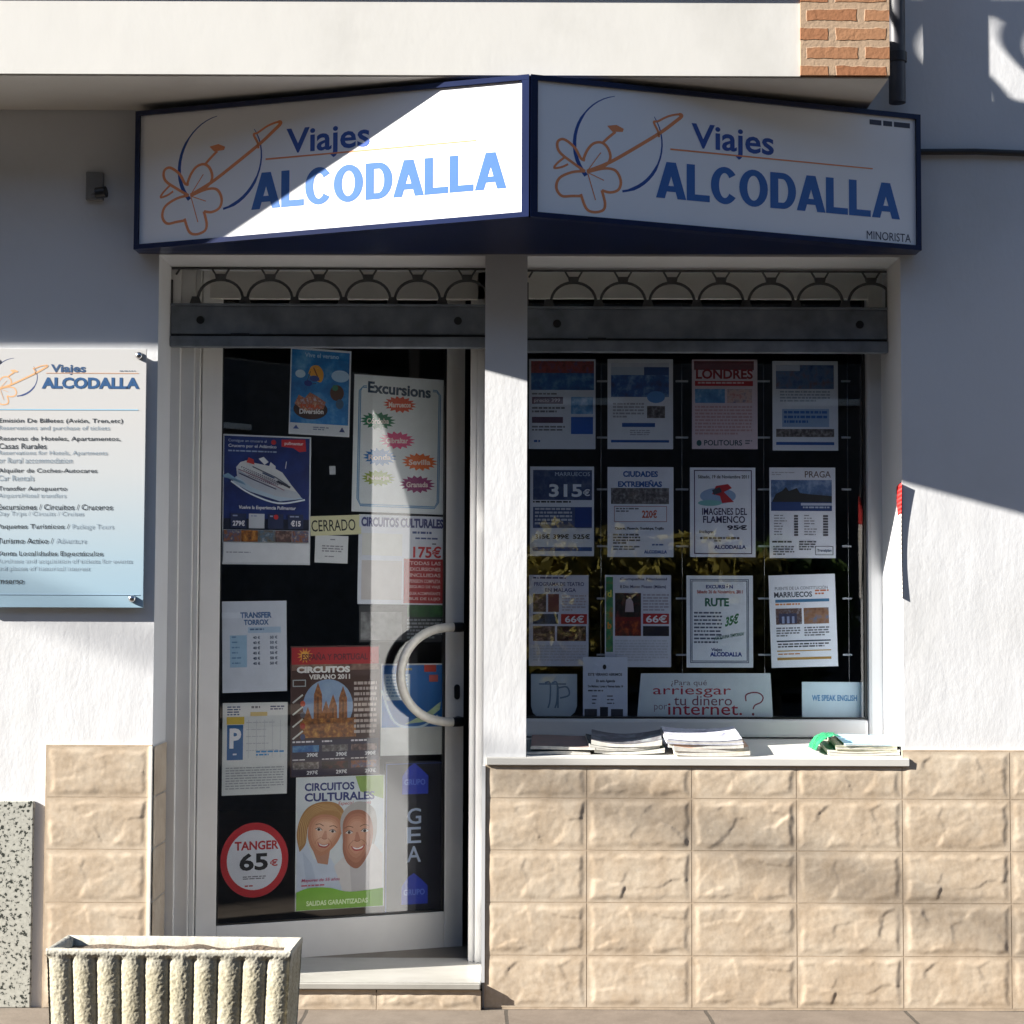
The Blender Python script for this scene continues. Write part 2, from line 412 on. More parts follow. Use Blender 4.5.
def flat_map(px0, py0, px1, py1, P0, N, tilt=0):
    """affine map from the pixels of a rectangle to a sheet lying in the plane P0, N"""
    xc, yc = (px0 + px1) / 2, (py0 + py1) / 2
    C = atp(xc, yc, P0, N); ex = atp(px1, yc, P0, N) - atp(px0, yc, P0, N); ez = atp(xc, py0, P0, N) - atp(xc, py1, P0, N)
    W = ex.length; H = ez.length; u = Vector((0, 0, 1)).cross(N).normalized()   # to the right as seen by the viewer
    if u.x < 0: u = -u
    up = Vector((0, 0, 1)); sx = W / (px1 - px0); sy = H / (py1 - py0)
    ct, st = math.cos(R(tilt)), math.sin(R(tilt))
    def mp(x, y, l):
        a = (x - xc) * sx; b = (yc - y) * sy
        a, b = a * ct - b * st, a * st + b * ct
        return u * a + up * b + N * l
    return C, mp

def poster(name, label, cat, rect, P0, N, draw, paper=(236, 236, 238), tilt=0, group=None, shape=None, thick=.0008):
    x0, y0, x1, y1 = rect
    C, mp = flat_map(x0, y0, x1, y1, P0, N, tilt)
    mb = MB(); pts = shape or [(x0, y0), (x1, y0), (x1, y1), (x0, y1)]; n = len(pts)
    rd = random.Random(int(x0 * 3 + y0))
    f = [mp(x, y, 0) for x, y in pts]; b = [mp(x, y, -thick) for x, y in pts]
    mb.add(f + b, [tuple(range(n))] + [tuple(range(n, 2 * n))[::-1]] + [(i, n + i, n + (i + 1) % n, (i + 1) % n) for i in range(n)], ink(paper))
    if draw: draw(Art(mb, mp))
    o = mb.build(name); o.location = C
    return tag(o, label, cat, group)

# ------------------------------------------------------------------ sun, sky
KX, KY = 4.0, 2.05
sun_dir = Vector((-KX, -1, KY)).normalized()
sl = bpy.data.lights.new('sun', 'SUN'); sl.energy = 5.0; sl.angle = R(.53); sl.color = (1, .95, .87)
so = bpy.data.objects.new('sun', sl); COL.objects.link(so)
so.rotation_euler = (-sun_dir).to_track_quat('-Z', 'Y').to_euler()
W = bpy.data.worlds.new('World'); S.world = W; W.use_nodes = True
nt = W.node_tree; bg = nt.nodes['Background']; sk = nt.nodes.new('ShaderNodeTexSky'); sk.sky_type = 'NISHITA'; sk.sun_disc = False
sk.sun_elevation = math.asin(sun_dir.z); sk.sun_rotation = math.atan2(sun_dir.x, sun_dir.y)
sk.air_density = 1.0; sk.dust_density = .6; sk.ozone_density = 3.0
nt.links.new(sk.outputs[0], bg.inputs['Color']); bg.inputs['Strength'].default_value = .05
S.view_settings.view_transform = 'Standard'; S.view_settings.look = 'None'; S.view_settings.gamma = 1
S.view_settings.exposure = 1.88

# ------------------------------------------------------------------ ground
def sheet(name, x0, x1, y0, y1, z, mat, th=.02):
    mb = MB(); mb.box(x0, x1, y0, y1, z - th, z, mat); return tag(mb.build(name), kind='structure')
sheet('ground', -90, 90, -90, 60, -.16, simple('far_ground', (.08, .07, .06), .9), .05)
sheet('road', -60, 60, -11.0, -6.2, -.12, M['road'], .03)
sheet('pavement', -60, 60, -6.2, .0, 0, M['pave'], .15)
sheet('far_pavement', -60, 60, -14, -11.0, 0, M['pave'], .15)

# ------------------------------------------------------------------ building
XL = X(154.5); XP0 = X(484); XP1 = X(526.5); XR = X(903)
ZT = Z(256, 0, 512); ZSILL = Z(765, 0, 600); D = .30; TOP = 6.2
bld = empty('shop_building', (0, 0, 0), 'white plastered shop building with beige rock-face tiles along its foot, door and shop window', 'building')
w = MB()
w.box(-9, XL, 0, .34, 0, TOP, M['wall']); w.box(XL, XR, 0, .34, ZT, TOP, M['wall'])
w.box(XP0, XP1, 0, .34, 0, ZT, M['wall']); w.box(XR, 9, 0, .34, 0, TOP, M['wall'])
w.box(XP1, XR, 0, .34, 0, ZSILL - .02, M['wall'])
w.build('wall', bld)
# dark room behind
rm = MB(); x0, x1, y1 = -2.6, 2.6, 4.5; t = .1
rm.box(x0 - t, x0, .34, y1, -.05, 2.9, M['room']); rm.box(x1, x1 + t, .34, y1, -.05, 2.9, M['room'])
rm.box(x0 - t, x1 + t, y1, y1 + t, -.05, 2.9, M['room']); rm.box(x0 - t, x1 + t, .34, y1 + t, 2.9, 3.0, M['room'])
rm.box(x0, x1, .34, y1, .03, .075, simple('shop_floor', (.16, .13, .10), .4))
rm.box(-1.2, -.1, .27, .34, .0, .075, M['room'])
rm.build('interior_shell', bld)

# rock-face tiles -----------------------------------------------------------
TW = 104 / 320.0
FAC = {}
def tile_h(seed, u, v, w_, h_):
    """relief of one moulded split-face tile, u v in metres from its lower left"""
    e = min(u, w_ - u, v, h_ - v)
    wob = .005 * noise.noise(Vector((u * 28, v * 28, seed * 9.1)))
    if e < .006: return 0
    rise = min(1, max(0, (e - .007 + wob * 1.6) / .019)); rise = rise * rise * (3 - 2 * rise)
    if seed not in FAC:
        rd = random.Random(seed * 17)
        FAC[seed] = [(rd.uniform(0, .33), rd.uniform(0, .165), rd.uniform(-.0006, .0006), rd.uniform(-.018, .018), rd.uniform(-.026, .026)) for _ in range(11)]
    wu = u + .012 * noise.noise(Vector((u * 22, v * 22, seed + 3))) + .004 * noise.noise(Vector((u * 70, v * 70, seed + 5)))
    wv = v + .010 * noise.noise(Vector((u * 22, v * 22, seed + 7))) + .003 * noise.noise(Vector((u * 70, v * 70, seed + 9)))
    ds = sorted((((wu - c[0]) * .62) ** 2 + (wv - c[1]) ** 2, k) for k, c in enumerate(FAC[seed]))[:2]
    hh = []
    for d_, k in ds:
        c = FAC[seed][k]; hh.append(c[2] + c[3] * (u - c[0]) + c[4] * (v - c[1]))
    gap = (math.sqrt(ds[1][0]) - math.sqrt(ds[0][0])) / .0065; bl = .5 + .5 * min(1, gap)
    f = hh[0] * bl + hh[1] * (1 - bl)
    fine = noise.noise(Vector((u * 45, v * 60, seed))) * .00045 + noise.noise(Vector((u * 120, v * 120, seed))) * .00022
    return rise * (.0021 + f + fine)
def tiles(mb, xs, zs, Y, skip=None, T=None, seeds=13):
    g = .0016; rd = random.Random(3)
    for i in range(len(xs) - 1):
        for j in range(len(zs) - 1):
            a, b, c, d = xs[i], xs[i + 1], zs[j], zs[j + 1]
            sd = rd.randrange(seeds)
            fw, fh = TW, .163
            nu = max(4, int((b - a) / .0042)); nv = max(4, int((d - c) / .0042)); vs = []
            for jj in range(nv + 1):
                for ii in range(nu + 1):
                    x = a + g + (b - a - 2 * g) * ii / nu; z = c + g + (d - c - 2 * g) * jj / nv
                    hh = tile_h(sd + 1, min(max(x - a, 0), b - a), min(max(z - c, 0), d - c), b - a, d - c)
                    p = Vector((x, Y - hh, z)); vs.append(T @ p if T else p)
            n = nu + 1
            mb.add(vs, [(k * n + q, k * n + q + 1, (k + 1) * n + q + 1, (k + 1) * n + q) for k in range(nv) for q in range(nu)], M['tile'], True)
zr = [Z(y, 0, 600) for y in (1007, 955, 902, 850, 798, 750)]
xs = [X(p) for p in (487, 587, 691, 795, 900, 1007, 1115, 1223, 1331)]
xa = X(907)
tl = MB()
tiles(tl, xs, zr[:5], -.010)
# top row below the window sill is cut short
ZC = Z(757.5, -.018) - .0265; first = xs[4]
tiles(tl, xs[:5], [zr[4], ZC], -.010)
tiles(tl, xs[4:], [zr[4], zr[5]], -.010)
g_ = MB(); g_.box(X(486), X(486) + 4.2, -.0095, -.0005, 0, ZC, M['grout'])
g_.box(first + .001, X(486) + 4.2, -.0095, -.0005, ZC + .0005, zr[5] + .004, M['grout'])
tl.build('tile_cladding', bld); g_.build('tile_bedding', bld); tl = MB(); g_ = MB()
# left pier of the doorway and its return
xl0 = X(46, 0, 850); xl1 = X(149, 0, 850)
zl = [0.0, Z(955, 0, 100), Z(902, 0, 100), Z(849, 0, 100), Z(797, 0, 100), Z(746, 0, 100)]
tiles(tl, [xl0, xl1], zl, -.010)
g_.box(xl0 - .003, xl1 + .006, -.0095, -.0005, 0, zl[5] + .004, M['grout'])
tl.build('tile_cladding', bld); g_.build('tile_bedding', bld); tl = MB(); g_ = MB()
T = Matrix.Translation((XL + .006, 0, 0)) @ Matrix.Rotation(R(90), 4, 'Z')
tl2 = MB(); tiles(tl2, [0, .2], zl, 0, T=T); tl2.v = [(v[0], v[1], v[2]) for v in tl2.v]
tl.v += []
o = len(tl.v); tl.add(tl2.v, tl2.f, M['tile'], True)
tl.build('tile_cladding', bld); tl = MB()
# riser below the doorstep
tiles(tl, [X(276), X(380), X(483)], [0.0, Z(991, -.037)], -.026)
g_.box(XL, XP0 - .003, -.0255, -.0005, 0, Z(991.5), M['grout'])
tl.build('tile_cladding', bld); g_.build('tile_bedding', bld)
ct = MB(); ct.box(X(483), X(486.2), -.014, .002, Z(982), Z(766), M['pvc']); ct.build('corner_trim', bld); ct = MB(); ct.box(xl1 - .002, xl1 + .008, -.015, .0, 0, zl[5], M['cream'])
ct.build('corner_trim', bld)

# terrazzo slab at far left
s_ = MB(); s_.box(-3.2, X(38.5), -.014, -.0005, 0, Z(801, -.014, 20), M['granite'], bev=.003); s_.build('plinth_slab', bld)

# doorstep, sill (both slope down to the street)
def slope_slab(x0, x1, ya, yb, za, zb, th, mat, bev=.004):
    bm = bmesh.new()
    vs = [bm.verts.new(p) for p in ((x0, ya, za), (x1, ya, za), (x1, yb, zb), (x0, yb, zb), (x0, ya, za - th), (x1, ya, za - th), (x1, yb, zb - th), (x0, yb, zb - th))]
    for f in ((0, 1, 2, 3), (7, 6, 5, 4), (0, 4, 5, 1), (1, 5, 6, 2), (2, 6, 7, 3), (3, 7, 4, 0)): bm.faces.new([vs[i] for i in f])
    bmesh.ops.bevel(bm, geom=bm.edges[:], offset=bev, segments=3, affect='EDGES')
    mb = MB(); bm.verts.index_update(); mb.add([v.co.copy() for v in bm.verts], [[v.index for v in f.verts] for f in bm.faces], mat); bm.free(); return mb
slope_slab(XL + .002, XP0 - .004, -.037, .34, Z(983, -.037, 400), Z(960, .30, 400), .022, M['marble']).build('doorstep', bld)
slope_slab(X(486.5), X(907.5), -.018, -.0, Z(757.5, -.018), Z(757.0, -.0), .026, M['sill'], .003).build('window_sill', bld)
slope_slab(XP1 + .001, XR - .001, -.0, D + .02, Z(757.0, -.0), Z(738, D), .026, M['sill'], .0005).build('window_sill', bld)

# window --------------------------------------------------------------------
win = MB()
WX1 = X(887.5, D); WX0 = XP1 - .10; WZ0 = Z(737, D); WZ1 = ZT + .02
fx = X(868, D); fz = Z(719, D); 
def bar(mb, x0, x1, y0, y1, z0, z1, mat, b=.004): mb.box(x0, x1, y0, y1, z0, z1, mat, bev=b)
wf = MB()
wf.box(fx, WX1 + .03, D, D + .06, WZ0, WZ1, M['pvc'], bev=.012)
wf.box(WX0, fx - .0005, D, D + .06, WZ0, fz, M['pvc'], bev=.010)
wf.box(fx - .008, fx - .001, D + .02, D + .05, fz + .008, WZ1, M['black'])
wf.box(WX0, fx - .001, D + .02, D + .05, fz, fz + .006, M['black'])
win_o = wf.build('window', bld)
pn = MB(); pn.box(WX0, fx - .006, D + .030, D + .036, fz + .004, WZ1, M['glass']); pn.build('pane', win_o)
# header boards behind the shutters
hb = MB(); hb.box(XP1 - .02, X(868, D), D - .03, D - .002, Z(299.5, D), ZT + .03, M['cream'])
hb.box(X(868, D) + .001, XR, D - .03, D - .002, Z(316, D), ZT + .03, M['cream'])
hb.box(XL, XP0 + .02, D - .03, D - .002, Z(301, D), ZT + .03, M['cream'])
hb.build('shutter_box', bld)

# door frame and ajar door ---------------------------------------------------
df = MB()
df.box(XL - .02, X(193, .25), .225, .30, Z(962, .25, 200), ZT, M['alu'], bev=.004)
df.box(XL - .02, X(178, .22), .205, .2248, Z(962, .25, 200), ZT, M['alu'], bev=.003)
df.box(X(193.4, .25), X(197.5, .25), .24, .30, Z(962, .25, 200), ZT, M['alu'], bev=.001)
df.box(X(469.5, .285), XP0 + .012, .2852, .335, Z(964, .285, 475), ZT, M['alu'], bev=.003)
df.box(X(476, .27), XP0 - .001, .270, .285, Z(966, .27, 475), ZT, M['alu'], bev=.002)
df.build('door_frame', bld)
TH = 21.5
HG = Vector((X(199.5, .262), .262, 0)); U = Vector((math.cos(R(TH)), math.sin(R(TH)), 0)); N = Vector((math.sin(R(TH)), -math.cos(R(TH)), 0))
def leafu(px, py=640): return (atp(px, py, HG, N) - HG).dot(U)
def leafz(py, px=330): return atp(px, py, HG, N).z
door = bpy.data.objects.new('door', None)
LT = Matrix(((U.x, -N.x, 0, HG.x), (U.y, -N.y, 0, HG.y), (0, 0, 1, 0), (0, 0, 0, 1)))   # local x along leaf, y inward
lb = MB(); u1 = leafu(464); ub0 = leafu(219.5); ub1 = leafu(446); zb = leafz(957, 455); zg = leafz(919, 330); zt = 2.62
lb.box(0, ub0, 0, .045, zb, zt, M['alu'], LT, bev=.003)
lb.box(ub1, u1, 0, .045, zb, zt, M['alu'], LT, bev=.003)
lb.box(ub0 + .0004, ub1 - .0004, .0015, .0435, zb, zg, M['alu'], LT, bev=.003)
lb.box(ub0 + .0004, ub1 - .0004, .0015, .0435, zt - .1, zt, M['alu'], LT, bev=.003)
bx = MB
lb.box(ub0, ub0 + .006, .006, .03, zg, zt - .1, M['black'], LT); lb.box(ub1 - .006, ub1, .006, .03, zg, zt - .1, M['black'], LT)
lb.box(ub0 + .006, ub1 - .006, .006, .03, zg + .0005, zg + .006, M['black'], LT)
door = lb.build('door', bld)
pn = MB(); pn.box(ub0 + .001, ub1 - .001, .014, .020, zg + .001, zt - .1, M['dglass'], LT); pn.build('pane', door)
# curved pull handle
hz0 = leafz(721, 450); hz1 = leafz(627, 450); hu = leafu(449); hl = leafu(396)
pts = []
hc = (hz0 + hz1) / 2; rr = (hz1 - hz0) / 2; dep = hu - hl
for i in range(25):
    a = PI * i / 24
    pts.append(LT @ Vector((hu - dep * math.sin(a) ** .85, -.055, hc + rr * math.cos(a))))
hm = MB(); hm.tube(pts, .0155, M['handle'], 14)
h_o = hm.build('handle', door)
for zz in (hz0, hz1):
    hm = MB()
    hm.tube([LT @ Vector((hu - .004, -.055, zz)), LT @ Vector((hu + .018, -.055, zz)), LT @ Vector((hu + .030, -.048, zz)), LT @ Vector((hu + .034, -.03, zz)), LT @ Vector((hu + .034, 0.002, zz))], .0165, M['black'], 12)
    hm.build('handle_mount', door)
lm = MB(); lu = leafu(457)
lm.prism([(lu + .010 * math.cos(2 * PI * i / 24), leafz(692, 450) + .014 * (1 if math.sin(2 * PI * i / 24) > 0 else -1) + .012 * math.sin(2 * PI * i / 24)) for i in range(24)], -.006, .001, M['black'])
lm.v = [tuple(LT @ Vector(v)) for v in lm.v]; lm.build('lock', door)

# roller shutters -------------------------------------------------------------
def shutter(x0, x1, ybar0, ybar1, peaks, holes, feet_y, top_y, pxc):
    Ys = .20
    zb0, zb1 = Z(ybar1, Ys, pxc), Z(ybar0, Ys, pxc)
    m = MB(); lip = (zb1 - zb0) * .26
    m.box(x0, x1, Ys - .012, Ys + .012, zb0 + lip + .008, zb1, M['steel'], bev=.002)
    m.box(x0, x1, Ys - .002, Ys + .010, zb0 + lip - .004, zb0 + lip + .010, M['dark'])
    m.box(x0, x1, Ys - .022, Ys + .014, zb0, zb0 + lip, M['steel'], bev=.003)
    m.box(x0, x1, Ys - .018, Ys + .012, zb1 + .0005, zb1 + .008, M['steel'], bev=.002)
    for hx in holes: # recessed bolt
        c = X(hx, Ys, 325); n = 16
        m.prism([(c + .013 * math.cos(2 * PI * i / n), (zb0 + zb1) / 2 + lip * .6 + .013 * math.sin(2 * PI * i / n)) for i in range(n)], Ys - .0145, Ys - .011, M['black'])
        m.box(c + .10, c + .16, Ys - .0165, Ys - .012, zb0 + lip + .002, zb0 + lip + .010, M['dark'])
    root = m.build('roller_shutter', bld)
    g = MB(); zf, zp, ztop = Z(feet_y, Ys, pxc), Z(feet_y - 25, Ys, pxc), Z(top_y, Ys, pxc)
    cx = [X(p, Ys, 290) for p in peaks]; hw = (cx[1] - cx[0]) / 2
    for c in cx:
        arc = []
        for i in range(17):
            a = PI * i / 16; xx = c - hw * .92 * math.cos(a)
            arc.append((min(max(xx, x0), x1), Ys, zf + .004 + (zp - zf - .004) * math.sin(a) ** .8))
        g.tube(arc, .0050, M['wire'], 6)
        for a, b in (((c - .030, ztop), (c - .016, zp + .016)), ((c + .030, ztop), (c + .016, zp + .016))):
            if x0 < a[0] < x1: g.tube([(a[0], Ys, a[1]), (b[0], Ys, b[1])], .0034, M['wire'], 6)
        if x0 + .02 < c < x1 - .02: g.prism([(c - .019, zp + .018), (c + .019, zp + .018), (c + .014, zp - .004), (c - .014, zp - .004)], Ys - .006, Ys + .006, M['wire'])
        for q in (c - hw, c + hw):
            if x0 + .02 < q < x1 - .02 and (q > c or c == cx[0]):
                g.prism([(q - .011, zf + .026), (q + .011, zf + .026), (q + .021, zf - .004), (q - .021, zf - .004)], Ys - .006, Ys + .006, M['wire'])
    g.tube([(x0, Ys, ztop - .001), (x1, Ys, ztop - .001)], .004, M['wire'], 6)
    g.build('grille', root)
    return root
shutter(XL + .001, XP0 + .0, 307, 348, [171, 220.5, 270, 319, 368, 417.5, 467], (201, 458), 305, 268.5, 330)
shutter(XP1 + .001, XR - .001, 310, 353, [524, 573.6, 623, 672, 721, 771, 820, 871], (557, 859), 308, 271, 710)

# balcony -------------------------------------------------------------------
B = .37; zb_ = Z(74.5, -B, 300); bxr = X(889, -B, 40); bxm = X(800, -B, 40); PT = .55
bl = MB()
bl.box(-7, bxm, -B, -.001, zb_, zb_ + .243, M['fascia'])
bl.box(-7, bxm, -B - .012, -.001, zb_ + .2435, zb_ + .255, M['redtile'])
bl.box(-7, bxm, -B, -B + .12, zb_ + .2555, zb_ + PT, M['fascia'])
bal = bl.build('balcony', bld)
b2 = MB(); b2.box(bxm + .0005, bxr, -B - .006, -B + .09, zb_ + .002, zb_ + 1.3, M['brick'])
b5 = MB(); b5.box(bxm + .0005, bxr - .001, -B + .0905, -.001, zb_, zb_ + .243, M['fascia']); b5.build('slab_end', bal); b2.build('brick_pier', bal)
b4 = MB(); b4.box(-7, bxr - .001, -B + .006, -.001, zb_ - .0045, zb_ - .0005, M['soffit']); b4.build('soffit', bal)
# iron railing with scrolls above the parapet (above the frame; its shadow falls at top right)
rl = MB(); yy = -B + .06; zt_ = zb_ + PT
rl.tube([(-7, yy, zt_ + .42), (bxm, yy, zt_ + .42)], .016, M['dark'], 8)
x = -.1
while x < bxm:
    pts = [(x + .07 * math.sin(i / 20 * 2 * PI), yy, zt_ + .42 * i / 20) for i in range(21)]
    rl.tube(pts, .012, M['dark'], 6); x += .17
rl.box(-7, -.08, yy - .02, yy + .02, zt_ + .001, zt_ + .8, M['fascia'])  # solid screen added out of view to block sun beside the bright patch
rl.build('railing', bal)

# downpipe in the corner by the balcony, cable on the wall
dp = MB(); px_ = X(897, -.05, 60); dp.tube([(px_, -.05, Z(103, -.05, 897)), (px_, -.05, 5.5)], .026, M['pipe'], 14)
for z in (2.95, 3.6): dp.tube([(px_, -.05, z), (px_, -.05, z + .03)], .031, M['dark'], 14); dp.box(px_ - .008, px_ + .008, -.03, .001, z + .005, z + .025, M['dark'])
dp.build('downpipe', bld)
cb = MB(); pts = []
for i in range(30): xx = X(915) + i * .2; pts.append((xx, -.014, Z(152) + .006 * math.sin(i * 1.3) - .004 * i))
cb.tube(pts, .010, M['cable'], 8)
cb.build('wall_cable', bld)
# old lamp socket left of the sign
ws = empty('wall_lamp_socket', (X(98, 0, 195), 0, Z(195, 0, 98)), 'small black lamp socket high on the shaded wall left of the sign', 'lamp socket')
m = MB(); m.box(-.035, .02, -.02, 0, -.02, .07, simple('grey_bracket', (.2, .2, .2), .7), bev=.004); m.build('bracket', ws)
m = MB(); m.tube([(-.005, -.018, .0), (-.002, -.05, -.012), (.012, -.075, -.014), (.03, -.085, -.012)], .007, M['pipe'], 8)
m.tube([(.014, -.08, -.013), (.045, -.085, -.010)], .018, M['black'], 12); m.build('socket', ws)

# ------------------------------------------------------------------ V-shaped sign
P0_, P1_ = .065, .425
sg = empty('shop_sign', (X(530, -P1_, 150), -.2, Z(150, -P1_, 530)), 'V-shaped white light box sign with navy frame above door and window reading Viajes ALCODALLA', 'sign')
aT = at(530, 75, -P1_); aB = at(530, 217, -P1_)
lT = at(137, 112, -P0_); lB = at(137.5, 250, -P0_); rT = at(919, 115.5, -P0_); rB = at(918, 251, -P0_)
for a, b in ((lT, lB), (rT, rB)): b.x = a.x
aB.x = aT.x
cs = MB()
def hexa(mb, pts, mat): mb.add(pts, [(0, 1, 2, 3), (7, 6, 5, 4), (0, 4, 5, 1), (1, 5, 6, 2), (2, 6, 7, 3), (3, 7, 4, 0)], mat)
def wl(p): return Vector((p.x, -.004, p.z))
# box body: one closed wedge (front recessed behind the panels)
rec = Vector((0, .012, 0))
V = [lB + rec, aB + rec, rB + rec, wl(rB), wl(lB), lT + rec, aT + rec, rT + rec, wl(rT), wl(lT)]
cs.add(V, [(4, 3, 2, 1, 0), (5, 6, 7, 8, 9), (0, 1, 6, 5), (1, 2, 7, 6), (2, 3, 8, 7), (3, 4, 9, 8), (4, 0, 5, 9)], M['navy'])
def edge_bar(a, b, w, outn, inward, mb=cs):
    """frame bar from a to b, w wide towards 'inward', standing out by outn"""
    i = inward.normalized() * w
    hexa(mb, [a + rec, b + rec, b + rec + i, a + rec + i, a + outn, b + outn, b + outn + i, a + outn + i], M['navy'])
def panel(A, Bp, C, Dp, flip):
    """A bottom-outer, Bp bottom-apex, C top-apex, Dp top-outer"""
    L_ = (Bp - A); nrm = L_.cross(Vector((0, 0, 1))).normalized()
    if nrm.y > 0: nrm = -nrm
    up = Vector((0, 0, 1)); fw = .015; al = L_.normalized(); on = nrm * .010
    edge_bar(A, Bp, fw, on, up); edge_bar(Dp, C, fw, on, -up)
    k = up * (fw + .0003)
    for P, Q, s, wd in ((A, Dp, al, .015), (Bp, C, -al, .022)):
        edge_bar(P + k, Q - k, wd, on * .96, s)
    # white panel
    a = A + up * fw + al * .015; b = Bp + up * fw - al * .022; c = C - up * fw - al * .022; d = Dp - up * fw + al * .015
    m = MB(); off = nrm * .002
    hexa(m, [a - nrm * .008, b - nrm * .008, c - nrm * .008, d - nrm * .008, a + off, b + off, c + off, d + off], M['panelw'])
    q = (a, b, c, d) if not flip else (b, a, d, c)      # now: left-bottom, right-bottom, right-top, left-top
    def st(s, t, l): 
        lo = q[0].lerp(q[1], s); hi = q[3].lerp(q[2], s); return lo.lerp(hi, t) + nrm * (.002 + l)
    return m, st
def px2st(x, y):
    s = (x - 537) / 377; bt = 213 + s * 30; tp = 80 + s * 38; return s, (bt - y) / (bt - tp)
def sign_art(m, st, ds):
    A = Art(m, lambda x, y, l: st(*px2st(x, y), l))
    def sk(x, y): return (x + ds * 377, y)
    # straight text in the panel's own frame
    def txt(s_, s0, s1, t0, t1, c, b=0, sh=0):
        vs, fs = text_mesh(s_, b, sh); l = A.up(); m.add([st(s0 + u * (s1 - s0), t0 + v * (t1 - t0), l) for u, v in vs], fs, ink(c))
    logo(A, lambda x, y: (x + (6 if ds else 0), y))
    l = A.up(); vs, fs = block_word('ALCODALLA', .235)
    m.add([st(.300 + ds + u * .655, .195 + v * .28, l) for u, v in vs], fs, ink((52, 102, 170)))
    txt('Viajes', .392 + ds, .610 + ds, .545, .795, (44, 80, 158), .018)
    A_l = A.up(); w = .009
    m.add([st(.337 + ds, .570, A_l), st(.88 + ds, .572, A_l), st(.88 + ds, .572 + w, A_l), st(.337 + ds, .570 + w * 1.4, A_l)], [(0, 1, 2, 3)], ink(ORANGE))
    if ds == 0:
        txt('MINORISTA', .862, .985, .02, .085, (40, 44, 70), 0)
        l = A.up()
        for a_, b_ in ((.872, .905), (.91, .935), (.94, .985)):
            m.add([st(a_, .925, l), st(b_, .925, l), st(b_, .965, l), st(a_, .965, l)], [(0, 1, 2, 3)], ink((60, 62, 78)))
mL, stL = panel(lB, aB, aT, lT, False); sign_art(mL, stL, .006)
mR, stR = panel(rB, aB, aT, rT, True); sign_art(mR, stR, 0)
for mm in (mL, mR):
    o = mm.build('panel', sg, world=True)
cs.build('casing', sg, world=True)

# ------------------------------------------------------------------ wall plaque
PY = -.022
px0, py0, px1, py1 = -24, 348, 145, 607
Cq, mp = flat_map(px0, py0, px1, py1, Vector((0, PY, 0)), Vector((0, -1, 0)))
plq = empty('wall_plaque', Cq, 'acrylic plaque with the list of travel services on the white wall left of the door', 'plaque')
mt, nt, b = new_mat('printed_blue_fade')
tc = node(nt, 'ShaderNodeTexCoord'); sx = node(nt, 'ShaderNodeSeparateXYZ'); lk(nt, tc.outputs['Object'], sx.inputs[0])
mr = node(nt, 'ShaderNodeMapRange'); lk(nt, sx.outputs['Z'], mr.inputs['Value']); mr.inputs['From Min'].default_value = -.41; mr.inputs['From Max'].default_value = .2
lk(nt, ramp(nt, mr.outputs[0], [(0, (.34, .50, .62)), (.25, (.40, .53, .62)), (.7, (.56, .59, .61)), (1, (.60, .60, .60))]), b.inputs['Base Color']); b.inputs['Roughness'].default_value = .25
m = MB(); hw = (mp(px1, 0, 0) - mp(px0, 0, 0)).x / 2; hh = (mp(0, py0, 0) - mp(0, py1, 0)).z / 2
m.box(-hw, hw, 0, .005, -hh, hh, mt, bev=.0012); 
A = Art(m, mp)
logo(A, lambda x, y: (-18 + (x - 553) * .52, 357 + (y - 93) * .40), .5, (228, 178, 130), (60, 80, 130))
A.t('Viajes', 49, 364, 84, 374.5, (52, 84, 124), .03); A.r(44, 372.4, 137, 373.1, (214, 170, 140))
A.t('ALCODALLA', 40, 377, 138, 388.5, (36, 84, 134), .045); A.lines(118, 370, 135, 371.4, 1, (90, 110, 130))
A.r(-8, 409, 137, 410, (150, 196, 222))
DK = (58, 66, 74); LT_ = (140, 156, 170)
rows = [(421, 'Emisión De Billetes (Avión, Tren,etc)', 122, 1), (428.3, 'Reservations and purchase of tickets', 109, 0),
 (439, 'Reservas de Hoteles, Apartamentos,', 120, 1), (446, 'Casas Rurales', 46, 1), (453.2, 'Reservations for Hotels, Apartments', 107, 0), (460.3, 'or Rural accommodation', 72, 0),
 (471, 'Alquiler de Coches-Autocares', 97, 1), (478, 'Car Rentals', 34, 0), (489, 'Transfer Aeropuerto', 67, 1), (496, 'Airport/Hotel transfers', 66, 0),
 (506.8, 'Excursiones / Circuitos / Cruceros', 113, 1), (514, 'Day Trips / Circuits / Cruises', 84, 0)]
for y, s_, x1_, bd in rows: A.t(s_, -2, y - 2.6, x1_, y + 3.0, DK if bd else LT_, .006 if bd else .0)
A.t('Paquetes Turísticos /', -2, 524, 70, 530, DK, .006); A.t('Package Tours', 73, 524, 114, 530, LT_)
A.t('Turismo Activo /', -2, 538, 54, 543.5, DK, .006); A.t('Adventure', 57, 538, 87, 543.2, LT_)
A.t('Venta Localidades Espectáculos', -2, 551, 104, 557, DK, .006)
A.t('Purchase and acquisition of tickets for events', -2, 558.5, 133, 564, LT_); A.t('and places of historical interest', -2, 566, 91, 571.5, LT_)
A.t('Imserso', -1, 578, 25.5, 583.5, DK, .006); A.r(-8, 593.5, 141, 594.3, (170, 200, 222))
m.build('plate', plq)
for x_, y_ in ((137.5, 355), (134, 598), (-16, 355), (-16, 598)):
    m = MB(); c = mp(x_, y_, 0); n = 16
    pf = [(.002, .011), (.005, .011), (.009, .009), (.0115, .005), (.012, 0.0005)]
    m.tube([(c.x, -.0, c.z), (c.x, -.004, c.z), (c.x, -.008, c.z), (c.x, -.011, c.z), (c.x, -.012, c.z)], [.0115, .0115, .010, .006, .001], M['chrome'], 16)
    m.tube([(c.x, .005, c.z), (c.x, -PY - .001, c.z)], .006, M['chrome'], 10)
    m.build('stud', plq)

